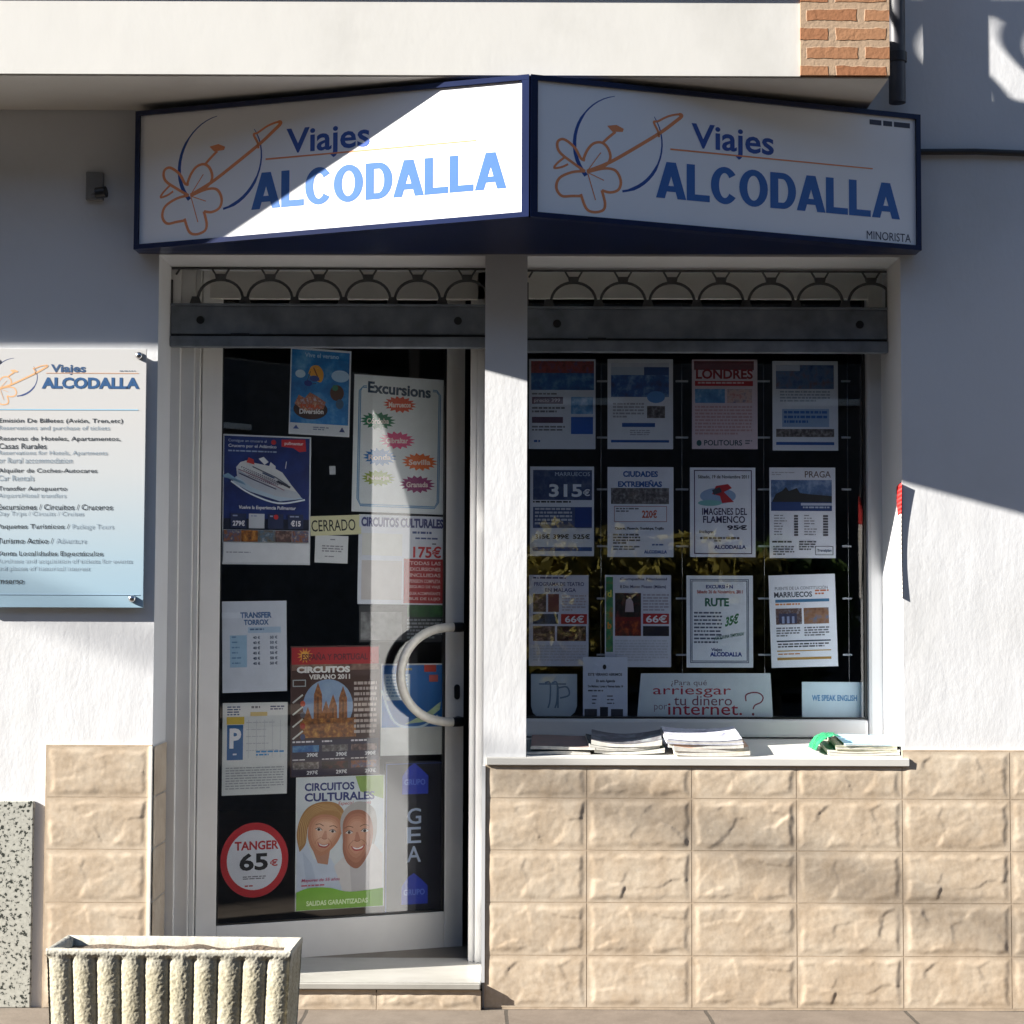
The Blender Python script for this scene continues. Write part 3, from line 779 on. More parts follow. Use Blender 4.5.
# ------------------------------------------------------------------ window posters
WN = Vector((0, -1, 0)); WPY = D + .062; WP = Vector((0, WPY, 0))
GW = 'travel offers hanging in the shop window'
SKY = pic((40, 90, 150), (90, 150, 200), (190, 215, 235), scale=22); SEA = pic((20, 60, 120), (40, 100, 160), (120, 170, 200), scale=30)
LAND = pic((60, 54, 48), (110, 104, 92), (80, 108, 130), (190, 190, 190), scale=60); CITY = pic((48, 44, 46), (104, 96, 92), (168, 164, 164), scale=80)
PORT = pic((30, 24, 28), (96, 70, 66), (176, 146, 132), scale=60); NIGHT = pic((12, 12, 20), (30, 24, 30), (120, 50, 40), scale=40)
GOLD = pic((60, 30, 14), (150, 90, 30), (220, 160, 70), scale=60); WARM = pic((60, 36, 32), (150, 96, 60), (70, 84, 120), (200, 176, 140), scale=70)
BLUE = (36, 88, 160); RED = (190, 38, 44); GREY = (110, 112, 120); BK = (24, 24, 30)

def w11(A):
    A.r(531, 361, 594, 373, pic((60, 20, 30), (150, 60, 50), (40, 80, 130), scale=50)); A.r(531, 373, 594, 390, SEA)
    A.lines(532, 393, 568, 396, 1, GREY); A.r(532, 397, 563, 404, (90, 60, 80)); A.t('precio 399', 534, 398.5, 560, 403, (220, 200, 205))
    A.r(571, 397, 593, 414, SKY); A.lines(532, 407, 565, 414, 2, GREY); A.r(532, 417, 563, 423, (90, 60, 80)); A.lines(532, 426, 565, 432, 2, GREY)
    A.r(571, 417, 593, 434, (24, 90, 180)); A.lines(534, 440, 546, 444, 1, BLUE)
def w12(A):
    A.r(611, 363, 669, 367, (210, 216, 225)); A.r(611, 375, 669, 397, pic((60, 60, 90), (50, 100, 170), (150, 190, 225), scale=24)); A.r(611, 367, 644, 375, (190, 205, 220)); A.r(644, 367, 669, 375, (40, 80, 140))
    A.e(656, 397, 9, 6, (90, 150, 215)); A.lines(613, 403, 644, 419, 5, (170, 172, 178)); A.r(647, 406, 665, 418, CITY)
    A.r(622, 423, 655, 427, BLUE); A.lines(630, 430, 650, 436, 3, (170, 175, 185)); A.r(611, 440, 669, 442.5, BLUE)
def w13(A):
    A.r(694, 361, 754, 370, (120, 60, 66)); A.t('LONDRES', 696, 369, 753, 379, (150, 30, 40), .03); A.r(695, 381, 753, 386, RED)
    A.lines(698, 382, 750, 385, 1, (235, 200, 200)); A.r(695, 389, 725, 403, SKY); A.r(727, 389, 752, 403, pic((190, 100, 100), (220, 190, 180), (120, 120, 150), scale=50))
    A.lines(695, 406, 752, 436, 9, (205, 165, 165)); A.t('POLITOURS', 704, 440, 742, 445.5, (40, 70, 80), .02); A.e(699, 443, 2.5, 3, (40, 90, 90)); A.lines(745, 440, 752, 445, 2, GREY)
def w14(A):
    A.r(776, 365, 834, 389, pic((40, 70, 120), (90, 120, 160), (130, 90, 70), scale=35)); A.r(776, 365, 800, 371, (195, 205, 220)); A.lines(780, 391, 830, 403, 4, (160, 175, 190))
    A.r(782, 409, 829, 427, (150, 180, 212)); A.lines(784, 411, 827, 425, 3, (60, 110, 180)); A.r(776, 429, 834, 437, CITY); A.r(776, 442, 834, 445, BLUE)
def w21(A):
    A.r(533, 470, 592, 500, pic((24, 44, 84), (50, 70, 110), (100, 110, 130), scale=30)); A.t('MARRUECOS', 555, 472, 590, 476, (190, 205, 225)); A.t('315', 549, 484, 582, 497, (232, 236, 240), .03); A.t('€', 583, 489, 590, 496, (232, 236, 240), .03)
    A.lines(533, 501, 592, 504, 1, BK); A.r(533, 507, 592, 528, (64, 80, 120)); A.lines(535, 508, 572, 526, 5, (190, 195, 205)); A.r(575, 507, 592, 527, (30, 60, 130))
    A.t('315€', 535, 534, 550, 539, BK, .03); A.t('399€', 553, 534, 569, 539, BK, .03); A.t('525€', 573, 534, 590, 539, BK, .03); A.r(533, 547, 592, 551, (40, 80, 140))
def w22(A):
    A.t('CIUDADES', 623, 471, 658, 477, (40, 90, 160), .045); A.t('EXTREMEÑAS', 618, 480, 662, 487, (40, 90, 160), .045); A.r(611, 488, 669, 504, CITY)
    A.frame(614, 506, 667, 522, .8, (190, 150, 150)); A.lines(616, 508, 640, 513, 2, GREY); A.t('220€', 642, 510, 657, 518, (200, 90, 60), .03); A.t('Cáceres, Plasencia, Guadalupe, Trujillo', 615, 527, 664, 530.5, BK, .03)
    A.lines(613, 534, 640, 545, 4, (80, 80, 86)); A.lines(613, 546, 640, 551, 2, GREY); A.t('ALCODALLA', 644, 550, 667, 553.5, BLUE, .04); A.lines(652, 544, 664, 546.5, 1, BLUE)
def w23(A):
    A.frame(694, 470, 752, 554, 1.0, (70, 50, 90)); A.t('Sábado, 19 de Noviembre 2011', 698, 475, 749, 479, BK, .02)
    A.e(718, 496, 18, 8, (150, 175, 205)); A.poly([(716, 486), (728, 484), (732, 488), (724, 492), (734, 502), (722, 503), (720, 496), (712, 494)], RED); A.poly([(712, 490), (720, 487), (722, 492), (714, 495)], (60, 60, 70)); A.e(710, 503, 12, 3, (130, 190, 185))
    A.t('IMAGENES DEL', 702, 508, 747, 515, (50, 40, 80), .02); A.t('FLAMENCO', 703, 516, 745, 523, (50, 40, 80), .02); A.t('95€', 727, 525, 747, 530, (40, 40, 60), .04); A.t('Incluye:', 699, 530, 714, 534, (60, 60, 80), .02, .2)
    A.lines(700, 537, 747, 541, 1, (70, 70, 90)); A.t('ALCODALLA', 714, 545, 746, 549, (40, 60, 130), .045); A.lines(714, 540, 725, 543, 1, GREY)
def w24(A):
    A.t('PRAGA', 805, 471, 831, 477.5, (110, 90, 86), .01); A.lines(772, 472, 795, 476, 2, (190, 190, 195)); A.r(771, 480, 832, 502, pic((60, 80, 110), (90, 120, 160), (170, 190, 215), scale=26)); A.poly([(776, 494), (782, 491), (786, 487), (789, 491), (797, 488), (800, 493), (808, 494), (832, 496), (832, 502), (772, 502)], (46, 44, 40))
    A.r(771, 502, 832, 511, (40, 66, 120)); A.r(801, 503, 832, 505.5, (190, 200, 215)); A.lines(803, 506.5, 832, 509.5, 1, (180, 190, 205))
    for i in range(8): A.lines(774, 515 + i * 2.7, 790, 517 + i * 2.7, 1, (150, 150, 155)); A.r(794, 515 + i * 2.7, 798, 517 + i * 2.7, (90, 90, 96)); A.lines(804, 515 + i * 2.7, 818, 517 + i * 2.7, 1, (150, 150, 155)); A.r(823, 515 + i * 2.7, 828, 517 + i * 2.7, (90, 90, 96))
    A.lines(772, 541, 796, 544, 1, (60, 60, 66)); A.lines(773, 546, 794, 556, 4, GREY); A.lines(799, 541, 816, 551, 4, (80, 80, 88)); A.frame(815, 546, 833, 555, .6, GREY); A.t('Travelplan', 817, 549, 831, 552.5, (60, 80, 110), .02)
def tickets(x, A, side):
    A.t('Musical Compañía Nacional', x + 3, 578, x + 56, 581.5, (60, 50, 80), .02); A.t('8 Noviembre', x + 14, 585, x + 46, 589, (60, 50, 80), .02)
def w31(A):
    A.lines(533, 577, 584, 580, 1, (60, 60, 110)); A.t('PROGRAMA DE TEATRO', 534, 582, 584, 586, (50, 60, 120), .02); A.t('EN MALAGA', 545, 588, 576, 592, (50, 60, 120), .02)
    A.r(533, 594, 546, 612, PORT); A.r(548, 594, 559, 612, (120, 60, 60)); A.lines(562, 595, 586, 612, 6, (180, 170, 175)); A.r(561, 614, 587, 624, (180, 30, 40)); A.t('66€', 565, 615.5, 584, 622.5, (240, 240, 240), .02)
    A.r(533, 614, 558, 624, pic((70, 90, 120), (30, 30, 40), scale=50)); A.r(533, 626, 555, 641, PORT); A.r(557, 626, 586, 641, pic((90, 20, 20), (40, 10, 14), (190, 150, 120), scale=50)); A.lines(533, 645, 586, 662, 6, (190, 190, 198))
def w32(A):
    A.r(606, 577, 613, 652, pic((30, 80, 60), (60, 140, 90), (180, 100, 30), scale=30)); A.t('d', 607.5, 590, 611.5, 597, (230, 220, 90), .03); A.t('b', 607.5, 622, 611.5, 629, (230, 140, 40), .03)
    A.t('Compañía Nacional', 620, 577.5, 667, 581, (60, 60, 100), .02); A.t('8 Dic: Museo Picasso (Málaga)', 620, 585, 666, 589, (60, 60, 110), .02)
    A.r(615, 593, 641, 618, NIGHT); A.poly([(626, 600), (630, 597), (633, 602), (634, 612), (625, 612)], (190, 170, 170)); A.r(615, 617, 641, 621, (120, 20, 26)); A.r(615, 621, 641, 636, pic((20, 20, 24), (110, 20, 20), (200, 90, 30), scale=50))
    A.lines(643, 594, 669, 612, 6, (170, 165, 175)); A.r(643, 613.5, 669, 624, (176, 30, 44)); A.t('66€', 646, 615, 667, 622.5, (240, 240, 240), .02); A.r(643, 626, 669, 636, (36, 30, 44)); A.lines(615, 640, 668, 662, 8, (196, 198, 205))
def w33(A):
    for (a, b_, c_, d_) in ((690, 579, 749, 663), (691.5, 580.5, 747.5, 661.5)): A.frame(a, b_, c_, d_, .9, (110, 120, 140))
    A.t('EXCURSIÓN', 706, 584, 733, 588.5, (50, 70, 140), .04); A.t('Sábado 26 de Noviembre, 2011', 697, 590, 743, 594, (190, 70, 60), .02); A.t('RUTE', 705, 598, 729, 606.5, (40, 110, 90), .04)
    A.lines(694, 612, 722, 645, 9, (70, 80, 110), .45); A.t('35€', 725, 617, 739, 627, (60, 130, 80), .04, .2, -4); A.t('¡ADIÓS BUENA TEMPORADA!', 714, 636, 744, 641, (90, 130, 110), .02, .2, -5)
    A.t('Viajes', 711, 648, 722, 652, (50, 70, 120), .02); A.t('ALCODALLA', 710, 652, 742, 656.5, (40, 70, 150), .045)
def w34(A):
    A.t('PUENTE DE LA CONSTITUCIÓN', 776, 585.5, 829, 589.5, (140, 146, 156), .02); A.t('MARRUECOS', 775, 591.5, 813, 597, (50, 60, 80), .03); A.lines(816, 590, 830, 596, 2, (200, 110, 60)); A.r(776, 599, 830, 602, (60, 120, 160)); A.lines(776, 603, 830, 606, 1, (210, 130, 60))
    A.r(776, 608, 802, 624, pic((130, 130, 140), (90, 60, 50), (180, 180, 185), scale=50)); A.r(779, 613, 797, 623, (60, 60, 90))
    for i in range(3): A.r(782 + i * 5, 616, 784.5 + i * 5, 623, (150, 160, 190))
    A.r(804, 608, 829, 624, pic((100, 60, 44), (150, 110, 80), (100, 120, 150), scale=40))
    A.lines(776, 627, 800, 637, 4, GREY); A.lines(804, 627, 829, 637, 4, GREY); A.r(776, 640, 830, 641.4, (40, 60, 80)); A.lines(777, 643, 829, 648, 2, (60, 60, 70)); A.r(776, 650, 830, 651, (190, 150, 60)); A.lines(777, 653, 829, 655, 1, (200, 130, 50)); A.r(776, 657, 830, 659.5, (180, 140, 70))
spec = [
 ('travel_poster', 'white flyer with dark red heading strip, top left corner of the window display', (529, 359, 595.5, 449), w11, (214, 220, 228), 0),
 ('travel_poster', 'white flyer with a blue coast picture and light blue oval, beside the Londres flyer', (607.5, 359, 673, 449), w12, (232, 236, 240), 0),
 ('travel_poster', 'pinkish white flyer headed LONDRES in red letters', (692, 359.5, 757.5, 449), w13, (226, 208, 212), 0),
 ('travel_poster', 'white flyer with a blue skyline picture and blue text block, right of the Londres flyer', (772.5, 361, 838, 450.5), w14, (226, 232, 238), 0),
 ('travel_poster', 'flyer with big white 315€ on a dark blue picture', (530, 466.5, 594, 556), w21, (220, 224, 230), 0),
 ('travel_poster', 'white flyer headed CIUDADES EXTREMEÑAS in blue over a town picture', (607.5, 467, 673.5, 557), w22, (236, 238, 242), 0),
 ('travel_poster', 'white flyer with a red dancing figure and a thin purple border, 95€', (690, 467.5, 755.5, 557), w23, (240, 242, 246), 0),
 ('travel_poster', 'white flyer headed PRAGA with castle skyline picture and price table', (769.5, 467.5, 835.5, 558), w24, (238, 240, 244), 0),
 ('travel_poster', 'grey theatre flyer with portraits and red 66€ box, without green side strip', (529, 575, 588.5, 666), w31, (206, 208, 220), 0),
 ('travel_poster', 'theatre flyer with red 66€ box and a green strip down its left edge', (605, 575, 671, 667), w32, (216, 218, 226), 0),
 ('travel_poster', 'white excursion flyer reading RUTE 35€ inside a grey double border', (686.5, 575.5, 753, 667.5), w33, (238, 242, 244), 0),
 ('travel_poster', 'slightly tilted white flyer headed MARRUECOS with two small pictures', (770, 574.5, 836.5, 667), w34, (240, 242, 246), 1.8),
]
for n_, l_, r_, d_, p_, t_ in spec: poster(n_, l_, 'flyer', r_, WP, WN, d_, p_, t_, GW)
# clear pockets: hanging wires with clips between the flyers
for k, (wx, lb_) in enumerate(((601, 'thin hanging wire with white clips, between the 315€ and Ciudades Extremeñas flyers'), (682, 'thin hanging wire with white clips, just left of the Londres flyer'), (764, 'thin hanging wire with white clips, between the Rute and Marruecos flyers'), (848, 'thin hanging wire with white clips right of the Praga and Marruecos flyers'))):
    xx = X(wx, WPY + .02, 500); r0 = empty('display_wire', (xx, WPY + .02, Z(722, WPY, wx)), lb_, 'display wire', 'wires of the window display')
    h_ = ZT - .02 - r0.location.z
    m = MB(); m.tube([(0, 0, 0), (0, 0, h_)], .0012, M['chrome'], 6); m.build('wire', r0)
    for yy_ in (380.5, 437, 489, 546, 598.5, 655):
        m = MB(); zz = Z(yy_, WPY, wx) - r0.location.z
        m.box(-.021 if k else -.014, .021 if k < 3 else .010, -.004, .002, zz - .0032, zz + .0032, simple('clear_clip', (.5, .52, .55), .3) if 'clip' not in M else M['clip'], bev=.001)
        M.setdefault('clip', m.mats[0]); m.build('clip', r0)

# cards standing on the inner ledge
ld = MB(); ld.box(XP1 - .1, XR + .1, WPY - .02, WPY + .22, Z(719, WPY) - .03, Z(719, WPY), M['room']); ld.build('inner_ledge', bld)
def c_logo(A):
    for x_ in (541, 548): A.stroke(spline([(x_ + 4, 683), (x_ + 9, 683), (x_ + 9, 700), (x_ + 7, 708)], 4), 1.6, (120, 140, 160)); 
    A.stroke([(539, 684), (566, 684)], 1.4, (120, 140, 160)); A.stroke(spline([(558, 688), (567, 687), (569, 695), (560, 698)], 4), 1.6, (120, 140, 160)); A.stroke([(558, 686), (558, 708)], 1.6, (120, 140, 160))
poster('logo_card', 'rounded white card with grey curved lettering in the bottom left corner of the window', 'card', (531, 674, 577, 717.5), WP, WN, c_logo, (205, 216, 220), 0, None,
       [(531, 674), (577, 674), (577, 706), (575, 712), (570, 716.5), (538, 717.5), (533, 713), (531, 706)])
def c_hours(A):
    A.e(604.5, 667, 1.8, 2.5, (40, 40, 50)); A.t('ESTE VERANO ABRIMOS', 588, 673, 622, 675.8, (40, 40, 60), .03); A.t('En esta Agencia', 596, 679.5, 615, 683, (40, 40, 60), .03, .15); A.t('De Mañana, Lunes y Viernes hasta 14', 588, 685, 623, 688.2, (40, 40, 60), .03)
    A.lines(588, 690, 623, 692.5, 1, (80, 80, 96))
    for i in range(3): A.lines(592, 695.5 + i * 3.6, 598, 697.5 + i * 3.6, 1, (80, 80, 96)); A.lines(607, 695.5 + i * 3.6, 615, 697.5 + i * 3.6, 1, (80, 80, 96))
    A.r(584.5, 709, 597, 717, (60, 60, 70)); A.r(600, 707, 608, 717, (40, 40, 50)); A.r(611, 709, 623, 717, (60, 60, 70))
poster('notice_card', 'narrow white notice card with opening times, between the rounded card and the arriesgar card', 'card', (583, 657, 627.5, 718), Vector((0, WPY - .012, 0)), WN, c_hours, (225, 230, 240))
def c_arr(A):
    c = (176, 40, 60)
    A.t('¿Para qué', 671, 680, 707, 687, (120, 100, 110)); A.t('arriesgar', 653, 686, 731, 697.5, c, 0); A.t('tu dinero', 674, 695.5, 732, 705.5, (130, 60, 80)); A.t('por', 654, 705, 667, 712, (150, 130, 140)); A.t('internet.', 668, 703.5, 742, 715, c, .004); A.stroke(spline([(746, 701), (746, 695), (752, 692.5), (759, 693), (763, 697), (761, 702), (755, 705), (753, 709)], 5), 1.3, (140, 50, 70)); A.e(753, 714, 1.2, 1.4, (140, 50, 70))
poster('slogan_card', 'wide white card asking about internet in thin red letters, standing on the window ledge', 'card', (637, 673, 773, 719), WP - Vector((0, .006, 0)), WN, c_arr, (222, 230, 230), 0, None, [(641, 673.5), (770.5, 673), (773, 718.5), (637, 719)])
poster('english_card', 'blank looking pale card reading WE SPEAK ENGLISH in the bottom right corner of the window', 'card', (802, 682, 868, 720), WP, WN, lambda A: (A.t('WE SPEAK ENGLISH', 812, 695, 857, 701, (60, 130, 180), .03)), (214, 232, 236))

# ------------------------------------------------------------------ door posters (on the inner face of the door glass)
DP = HG - N * .022
GD = 'posters taped inside the door glass'
def d_kids(A):
    A.r(291, 351, 349, 424, pic((20, 90, 160), (40, 130, 200), (120, 185, 225), scale=14)); A.r(291, 424, 349, 434, (214, 220, 226)); A.t('Vive el verano', 304, 353.5, 338, 358, (180, 215, 240), .02)
    A.poly(spline([(308, 374), (311, 367), (318, 366), (323, 373), (321, 382), (314, 380), (308, 374)], 5)[:-1], (226, 160, 50)); A.stroke([(313, 368), (319, 381)], 1.2, (120, 70, 30)); A.stroke([(310, 372), (306, 385), (316, 384)], .7, (60, 60, 60)); A.e(308, 384, 4, 3, (40, 60, 140)); A.e(314, 379, 5, 3, (60, 80, 150))
    A.e(337, 392, 7, 8, (90, 60, 40)); A.e(340, 403, 4, 5, (70, 100, 130)); A.e(335, 387, 3, 3, (60, 120, 90)); A.e(300, 375, 5, 4, (190, 220, 240)); A.e(340, 375, 9, 6, (170, 205, 235))
    A.e(311, 410, 17, 10, (70, 44, 36)); A.poly([(295, 405), (299, 396), (305, 399), (310, 393), (318, 397), (326, 402), (324, 409), (304, 412)], pic((200, 200, 210), (170, 90, 60), (220, 190, 160), scale=80)); A.t('PURA', 301, 405, 321, 409, (210, 90, 50), .04); A.t('Diversión', 300, 410, 324, 415, (240, 240, 240), .03, 0, -1)
    A.poly([(294, 430), (297, 426), (300, 430)], (60, 90, 160)); A.lines(314, 427, 330, 431, 2, (120, 130, 160)); A.poly([(340, 431), (343, 426), (346, 431)], (40, 60, 120))
poster('holiday_poster', 'small blue poster with balloon and cartoon like shapes, top middle of the door glass', 'poster', (290, 349, 350.5, 435.5), DP, N, d_kids, (225, 230, 235), -1, GD)
def d_exc(A):
    A.r(356, 380, 442, 511, (226, 232, 232))
    a = (100, 150, 190)
    for k in (0, 3): 
        A.stroke([(366, 388 + k / 2), (362 - k / 2 + 1, 388 + k / 2), (358.5 + k / 2, 393), (358.5 + k / 2, 500), (362, 507 - k / 2), (436, 507 - k / 2), (440 - k / 2, 501), (440 - k / 2, 393), (436, 388 + k / 2), (432, 388 + k / 2)], 1.1, a)
    vs = 'Excursions'
    A.t('Excursions', 367, 383, 430, 394.5, (40, 66, 90), .035, 0, 2)
    for cx, cy, rx, ry, c, t_ in ((399, 404.5, 17, 8.5, (220, 80, 40), 'Marruecos'), (377.5, 422, 18, 9, (30, 120, 80), 'Córdoba'), (397, 440.5, 18.5, 9, (225, 80, 130), 'Gibraltar'), (380, 458, 17, 9, (40, 120, 190), 'Ronda'), (420, 461, 18.5, 9, (230, 110, 40), 'Sevilla'), (379, 479, 17, 8, (150, 170, 60), 'Nerja'), (418, 483.5, 18.5, 9, (150, 50, 110), 'Granada')):
        A.star(cx, cy, rx, ry, c); A.t(t_, cx - 11, cy - 2, cx + 11, cy + 3.5, (240, 225, 215), .03, 0, -1)
poster('excursions_poster', 'white poster headed Excursions with seven coloured starbursts inside a blue frame', 'poster', (353.5, 377, 445, 513), DP, N, d_exc, (222, 228, 230), -.8, GD)
def d_cruise(A):
    A.r(224, 437, 309.5, 519, pic((8, 30, 90), (14, 44, 120), (24, 60, 140), scale=9)); A.r(224, 519, 309.5, 530, (10, 20, 50)); A.t('Consigue un crucero al', 228, 440, 266, 443.5, (200, 215, 235)); A.t('Crucero por el Atlántico', 228, 445, 276, 449, (230, 235, 245), .02)
    A.lines(228, 451, 282, 453.5, 1, (170, 190, 220)); A.e(273, 442, 2.5, 2.5, (200, 40, 50)); A.poly([(281, 439), (305, 438), (306, 450), (299, 451), (293, 447), (281, 446)], (206, 40, 50)); A.t('pullmantur', 284, 441, 303, 445, (240, 225, 225), .03)
    A.poly([(236, 477), (232, 483), (250, 492), (280, 501), (303, 498), (298, 494)], (200, 220, 235)); A.poly(spline([(228, 474), (222, 478), (240, 481), (246, 486)], 4), (150, 190, 220))
    A.poly([(236, 468), (240, 463), (246, 461), (252, 463), (270, 466), (282, 472), (291, 484), (301, 496), (296, 498), (276, 496), (252, 488), (237, 477)], (235, 236, 236))
    A.poly([(237, 477), (252, 488), (276, 496), (296, 498), (301, 496), (296, 491), (270, 486), (250, 478), (238, 470)], (206, 212, 222))
    for rw in range(4):
        for q_ in range(22 - rw * 3):
            x_ = 241 + rw * 2.4 + q_ * 2.05; y_ = 467 + rw * 2.9 + q_ * (.80 - rw * .03); A.r(x_, y_, x_ + 1.1, y_ + 1.2, (92, 84, 112))
    A.stroke(spline([(231, 482), (250, 494), (278, 503), (305, 499)], 5), 1.6, (226, 236, 244)); A.poly([(258, 459), (263, 457), (268, 462), (264, 465)], (226, 230, 236)); A.stroke([(285, 468), (286, 461)], .7, (220, 224, 230))
    A.stroke([(238, 470), (262, 479), (284, 490)], .8, (150, 110, 130)); A.stroke([(239, 474), (258, 482), (276, 489)], 1, (60, 60, 100)); A.stroke([(252, 467), (275, 477), (288, 485)], 1, (80, 90, 110)); A.poly([(246, 463), (248, 458), (253, 460), (254, 465)], (190, 50, 50)); A.poly([(268, 468), (270, 462), (275, 466), (275, 470)], (220, 222, 226)); A.stroke([(277, 481), (290, 487)], 2.2, (50, 54, 70)); A.stroke([(262, 473), (274, 478)], 1.4, (60, 80, 120))
    A.t('Vuelve la Experiencia Pullmantur', 239, 506, 296, 510.5, (230, 232, 240), .02, .1)
    for i, c in enumerate((231, 249, 268, 288)):
        A.r(c, 514, c + 15.5, 528.5, (26, 40, 80) if i != 1 else (200, 205, 212)); A.lines(c + 2, 515.5, c + 13, 518, 1, (150, 160, 190))
    A.t('279€', 233, 521, 245, 526.5, (235, 235, 240), .04); A.e(276, 517, 2.4, 2.4, RED); A.t('€15', 291, 520, 301, 526, (235, 235, 240), .04)
    for i, pcs in enumerate((WARM, GOLD, LAND, PORT, WARM)): A.r(224.5 + i * 17, 530.5, 241 + i * 17, 542, pcs)
    A.r(224, 543, 309.5, 562.5, (218, 222, 226)); A.lines(227, 552, 272, 554, 1, (150, 155, 165))
poster('cruise_poster', 'dark blue poster showing a white cruise ship seen from above', 'poster', (222.5, 435.5, 311, 564.5), DP, N, d_cruise, (222, 226, 230), 0, GD)
poster('small_sticker', 'tiny pale square sticker alone on the dark door glass above CERRADO', 'sticker', (329.5, 466, 335.5, 474.5), DP, N, None, (190, 195, 200), 2)
poster('closed_sign', 'cream strip reading CERRADO taped behind the door glass', 'notice', (310.5, 515.5, 361, 535), DP, N, lambda A: A.t('CERRADO', 311.5, 519.5, 355.5, 531, (30, 34, 30), .008), (226, 222, 176), 3, None)
def d_note(A): A.lines(322, 545.5, 343, 553, 3, (150, 150, 156)); A.lines(325, 556, 340, 558, 1, (150, 150, 156)); A.lines(330, 539, 336, 541, 1, (140, 140, 150))
poster('small_notice', 'small white typed note just under the CERRADO strip', 'notice', (315, 535.5, 348, 563), DP, N, d_note, (226, 228, 228), -1.5)
def d_175(A):
    A.r(359, 517, 444, 528, (214, 220, 232)); A.t('CIRCUITOS CULTURALES', 361, 518, 443, 527.5, (50, 56, 120), .05); A.lines(412, 531, 443, 535, 1, (60, 80, 140)); A.lines(415, 537, 441, 540, 1, (60, 80, 140)); A.lines(432, 542.5, 441, 545, 1, GREY)
    A.t('175€', 413, 545.5, 441.5, 557.5, (204, 34, 40), .025); A.r(404, 558.5, 444, 603, (176, 40, 44))
    for i, s_ in enumerate(('TODAS LAS', 'EXCURSIONES', 'INCLUIDAS', 'PENSION COMPLETA', 'SEGURO DE VIAJE', 'GUIA ACOMPAÑANTE', 'BUS DE LUJO')): A.t(s_, 410, 561 + i * 6, 441, 564.6 + i * 6, (240, 215, 210), .02)
    A.r(362, 534, 402, 556, (226, 226, 220)); A.r(362, 561, 402, 600, (214, 208, 204))
poster('price_poster', 'white and red poster reading 175€ at the right side of the door glass', 'poster', (358.5, 515.5, 445, 604.5), DP, N, d_175, (224, 228, 236), -.6, GD)
def d_dark(A): A.r(407, 605, 444, 617, pic((20, 60, 30), (50, 110, 50), scale=50)); A.lines(407, 619, 444, 640, 6, (150, 155, 160)); A.r(361, 612, 402, 640, pic((60, 60, 60), (150, 150, 150), scale=30))
poster('dark_leaflet', 'dark leaflet with a green band below the 175€ poster', 'poster', (359.5, 605.5, 445, 642), DP, N, d_dark, (40, 42, 46), 0, GD)
def d_torrox(A):
    A.t('TRANSFER', 240.5, 612, 272, 618, (70, 110, 160), .045); A.t('TORROX', 244, 619.5, 269, 625, (70, 110, 160), .045)
    A.r(230, 635, 247, 667, (170, 205, 230)); A.r(248, 627, 281, 633, (185, 210, 232)); A.lines(250, 628.5, 279, 631.5, 1, (90, 120, 160))
    for i in range(6): y = 636 + i * 5.2; A.lines(232, y, 245, y + 2.6, 1, (110, 150, 190)); A.t('40 €', 253, y, 260, y + 3, (60, 80, 110), .02); A.t('50 €', 270, y, 277.5, y + 3, (60, 80, 110), .02)
poster('transfer_sheet', 'white sheet headed TRANSFER TORROX with a pale blue price table', 'poster', (222.5, 601, 287, 692), DP, N, d_torrox, (224, 230, 240), 1, GD)
def d_park(A):
    A.lines(227, 706, 240, 716, 4, (70, 90, 130)); A.lines(251, 706, 270, 710, 1, GREY); A.lines(270, 706, 284, 711, 2, (70, 80, 120)); A.r(250, 712, 267, 716, (214, 186, 110)); A.r(226.5, 716.5, 244, 724, (222, 190, 70))
    A.r(227, 724.5, 243, 759.5, (24, 96, 156)); A.t('P', 229.5, 728, 241, 748, (240, 242, 245), .04); A.lines(233, 753, 241, 756, 1, (220, 225, 235))
    for i in range(5): A.lines(246, 722 + i * 7, 282, 723.5 + i * 7, 1, (190, 192, 196)); A.r(248 + i * 8, 720, 248.5 + i * 8, 758, (200, 202, 205))
    A.lines(256, 751, 284, 757, 2, (60, 150, 210)); A.lines(226, 767, 284, 790, 9, (165, 168, 172), .4)
poster('parking_sheet', 'white sheet with a blue parking P sign and fine print', 'poster', (222.5, 702.5, 287.5, 794.5), DP, N, d_park, (228, 230, 226), 0, GD)
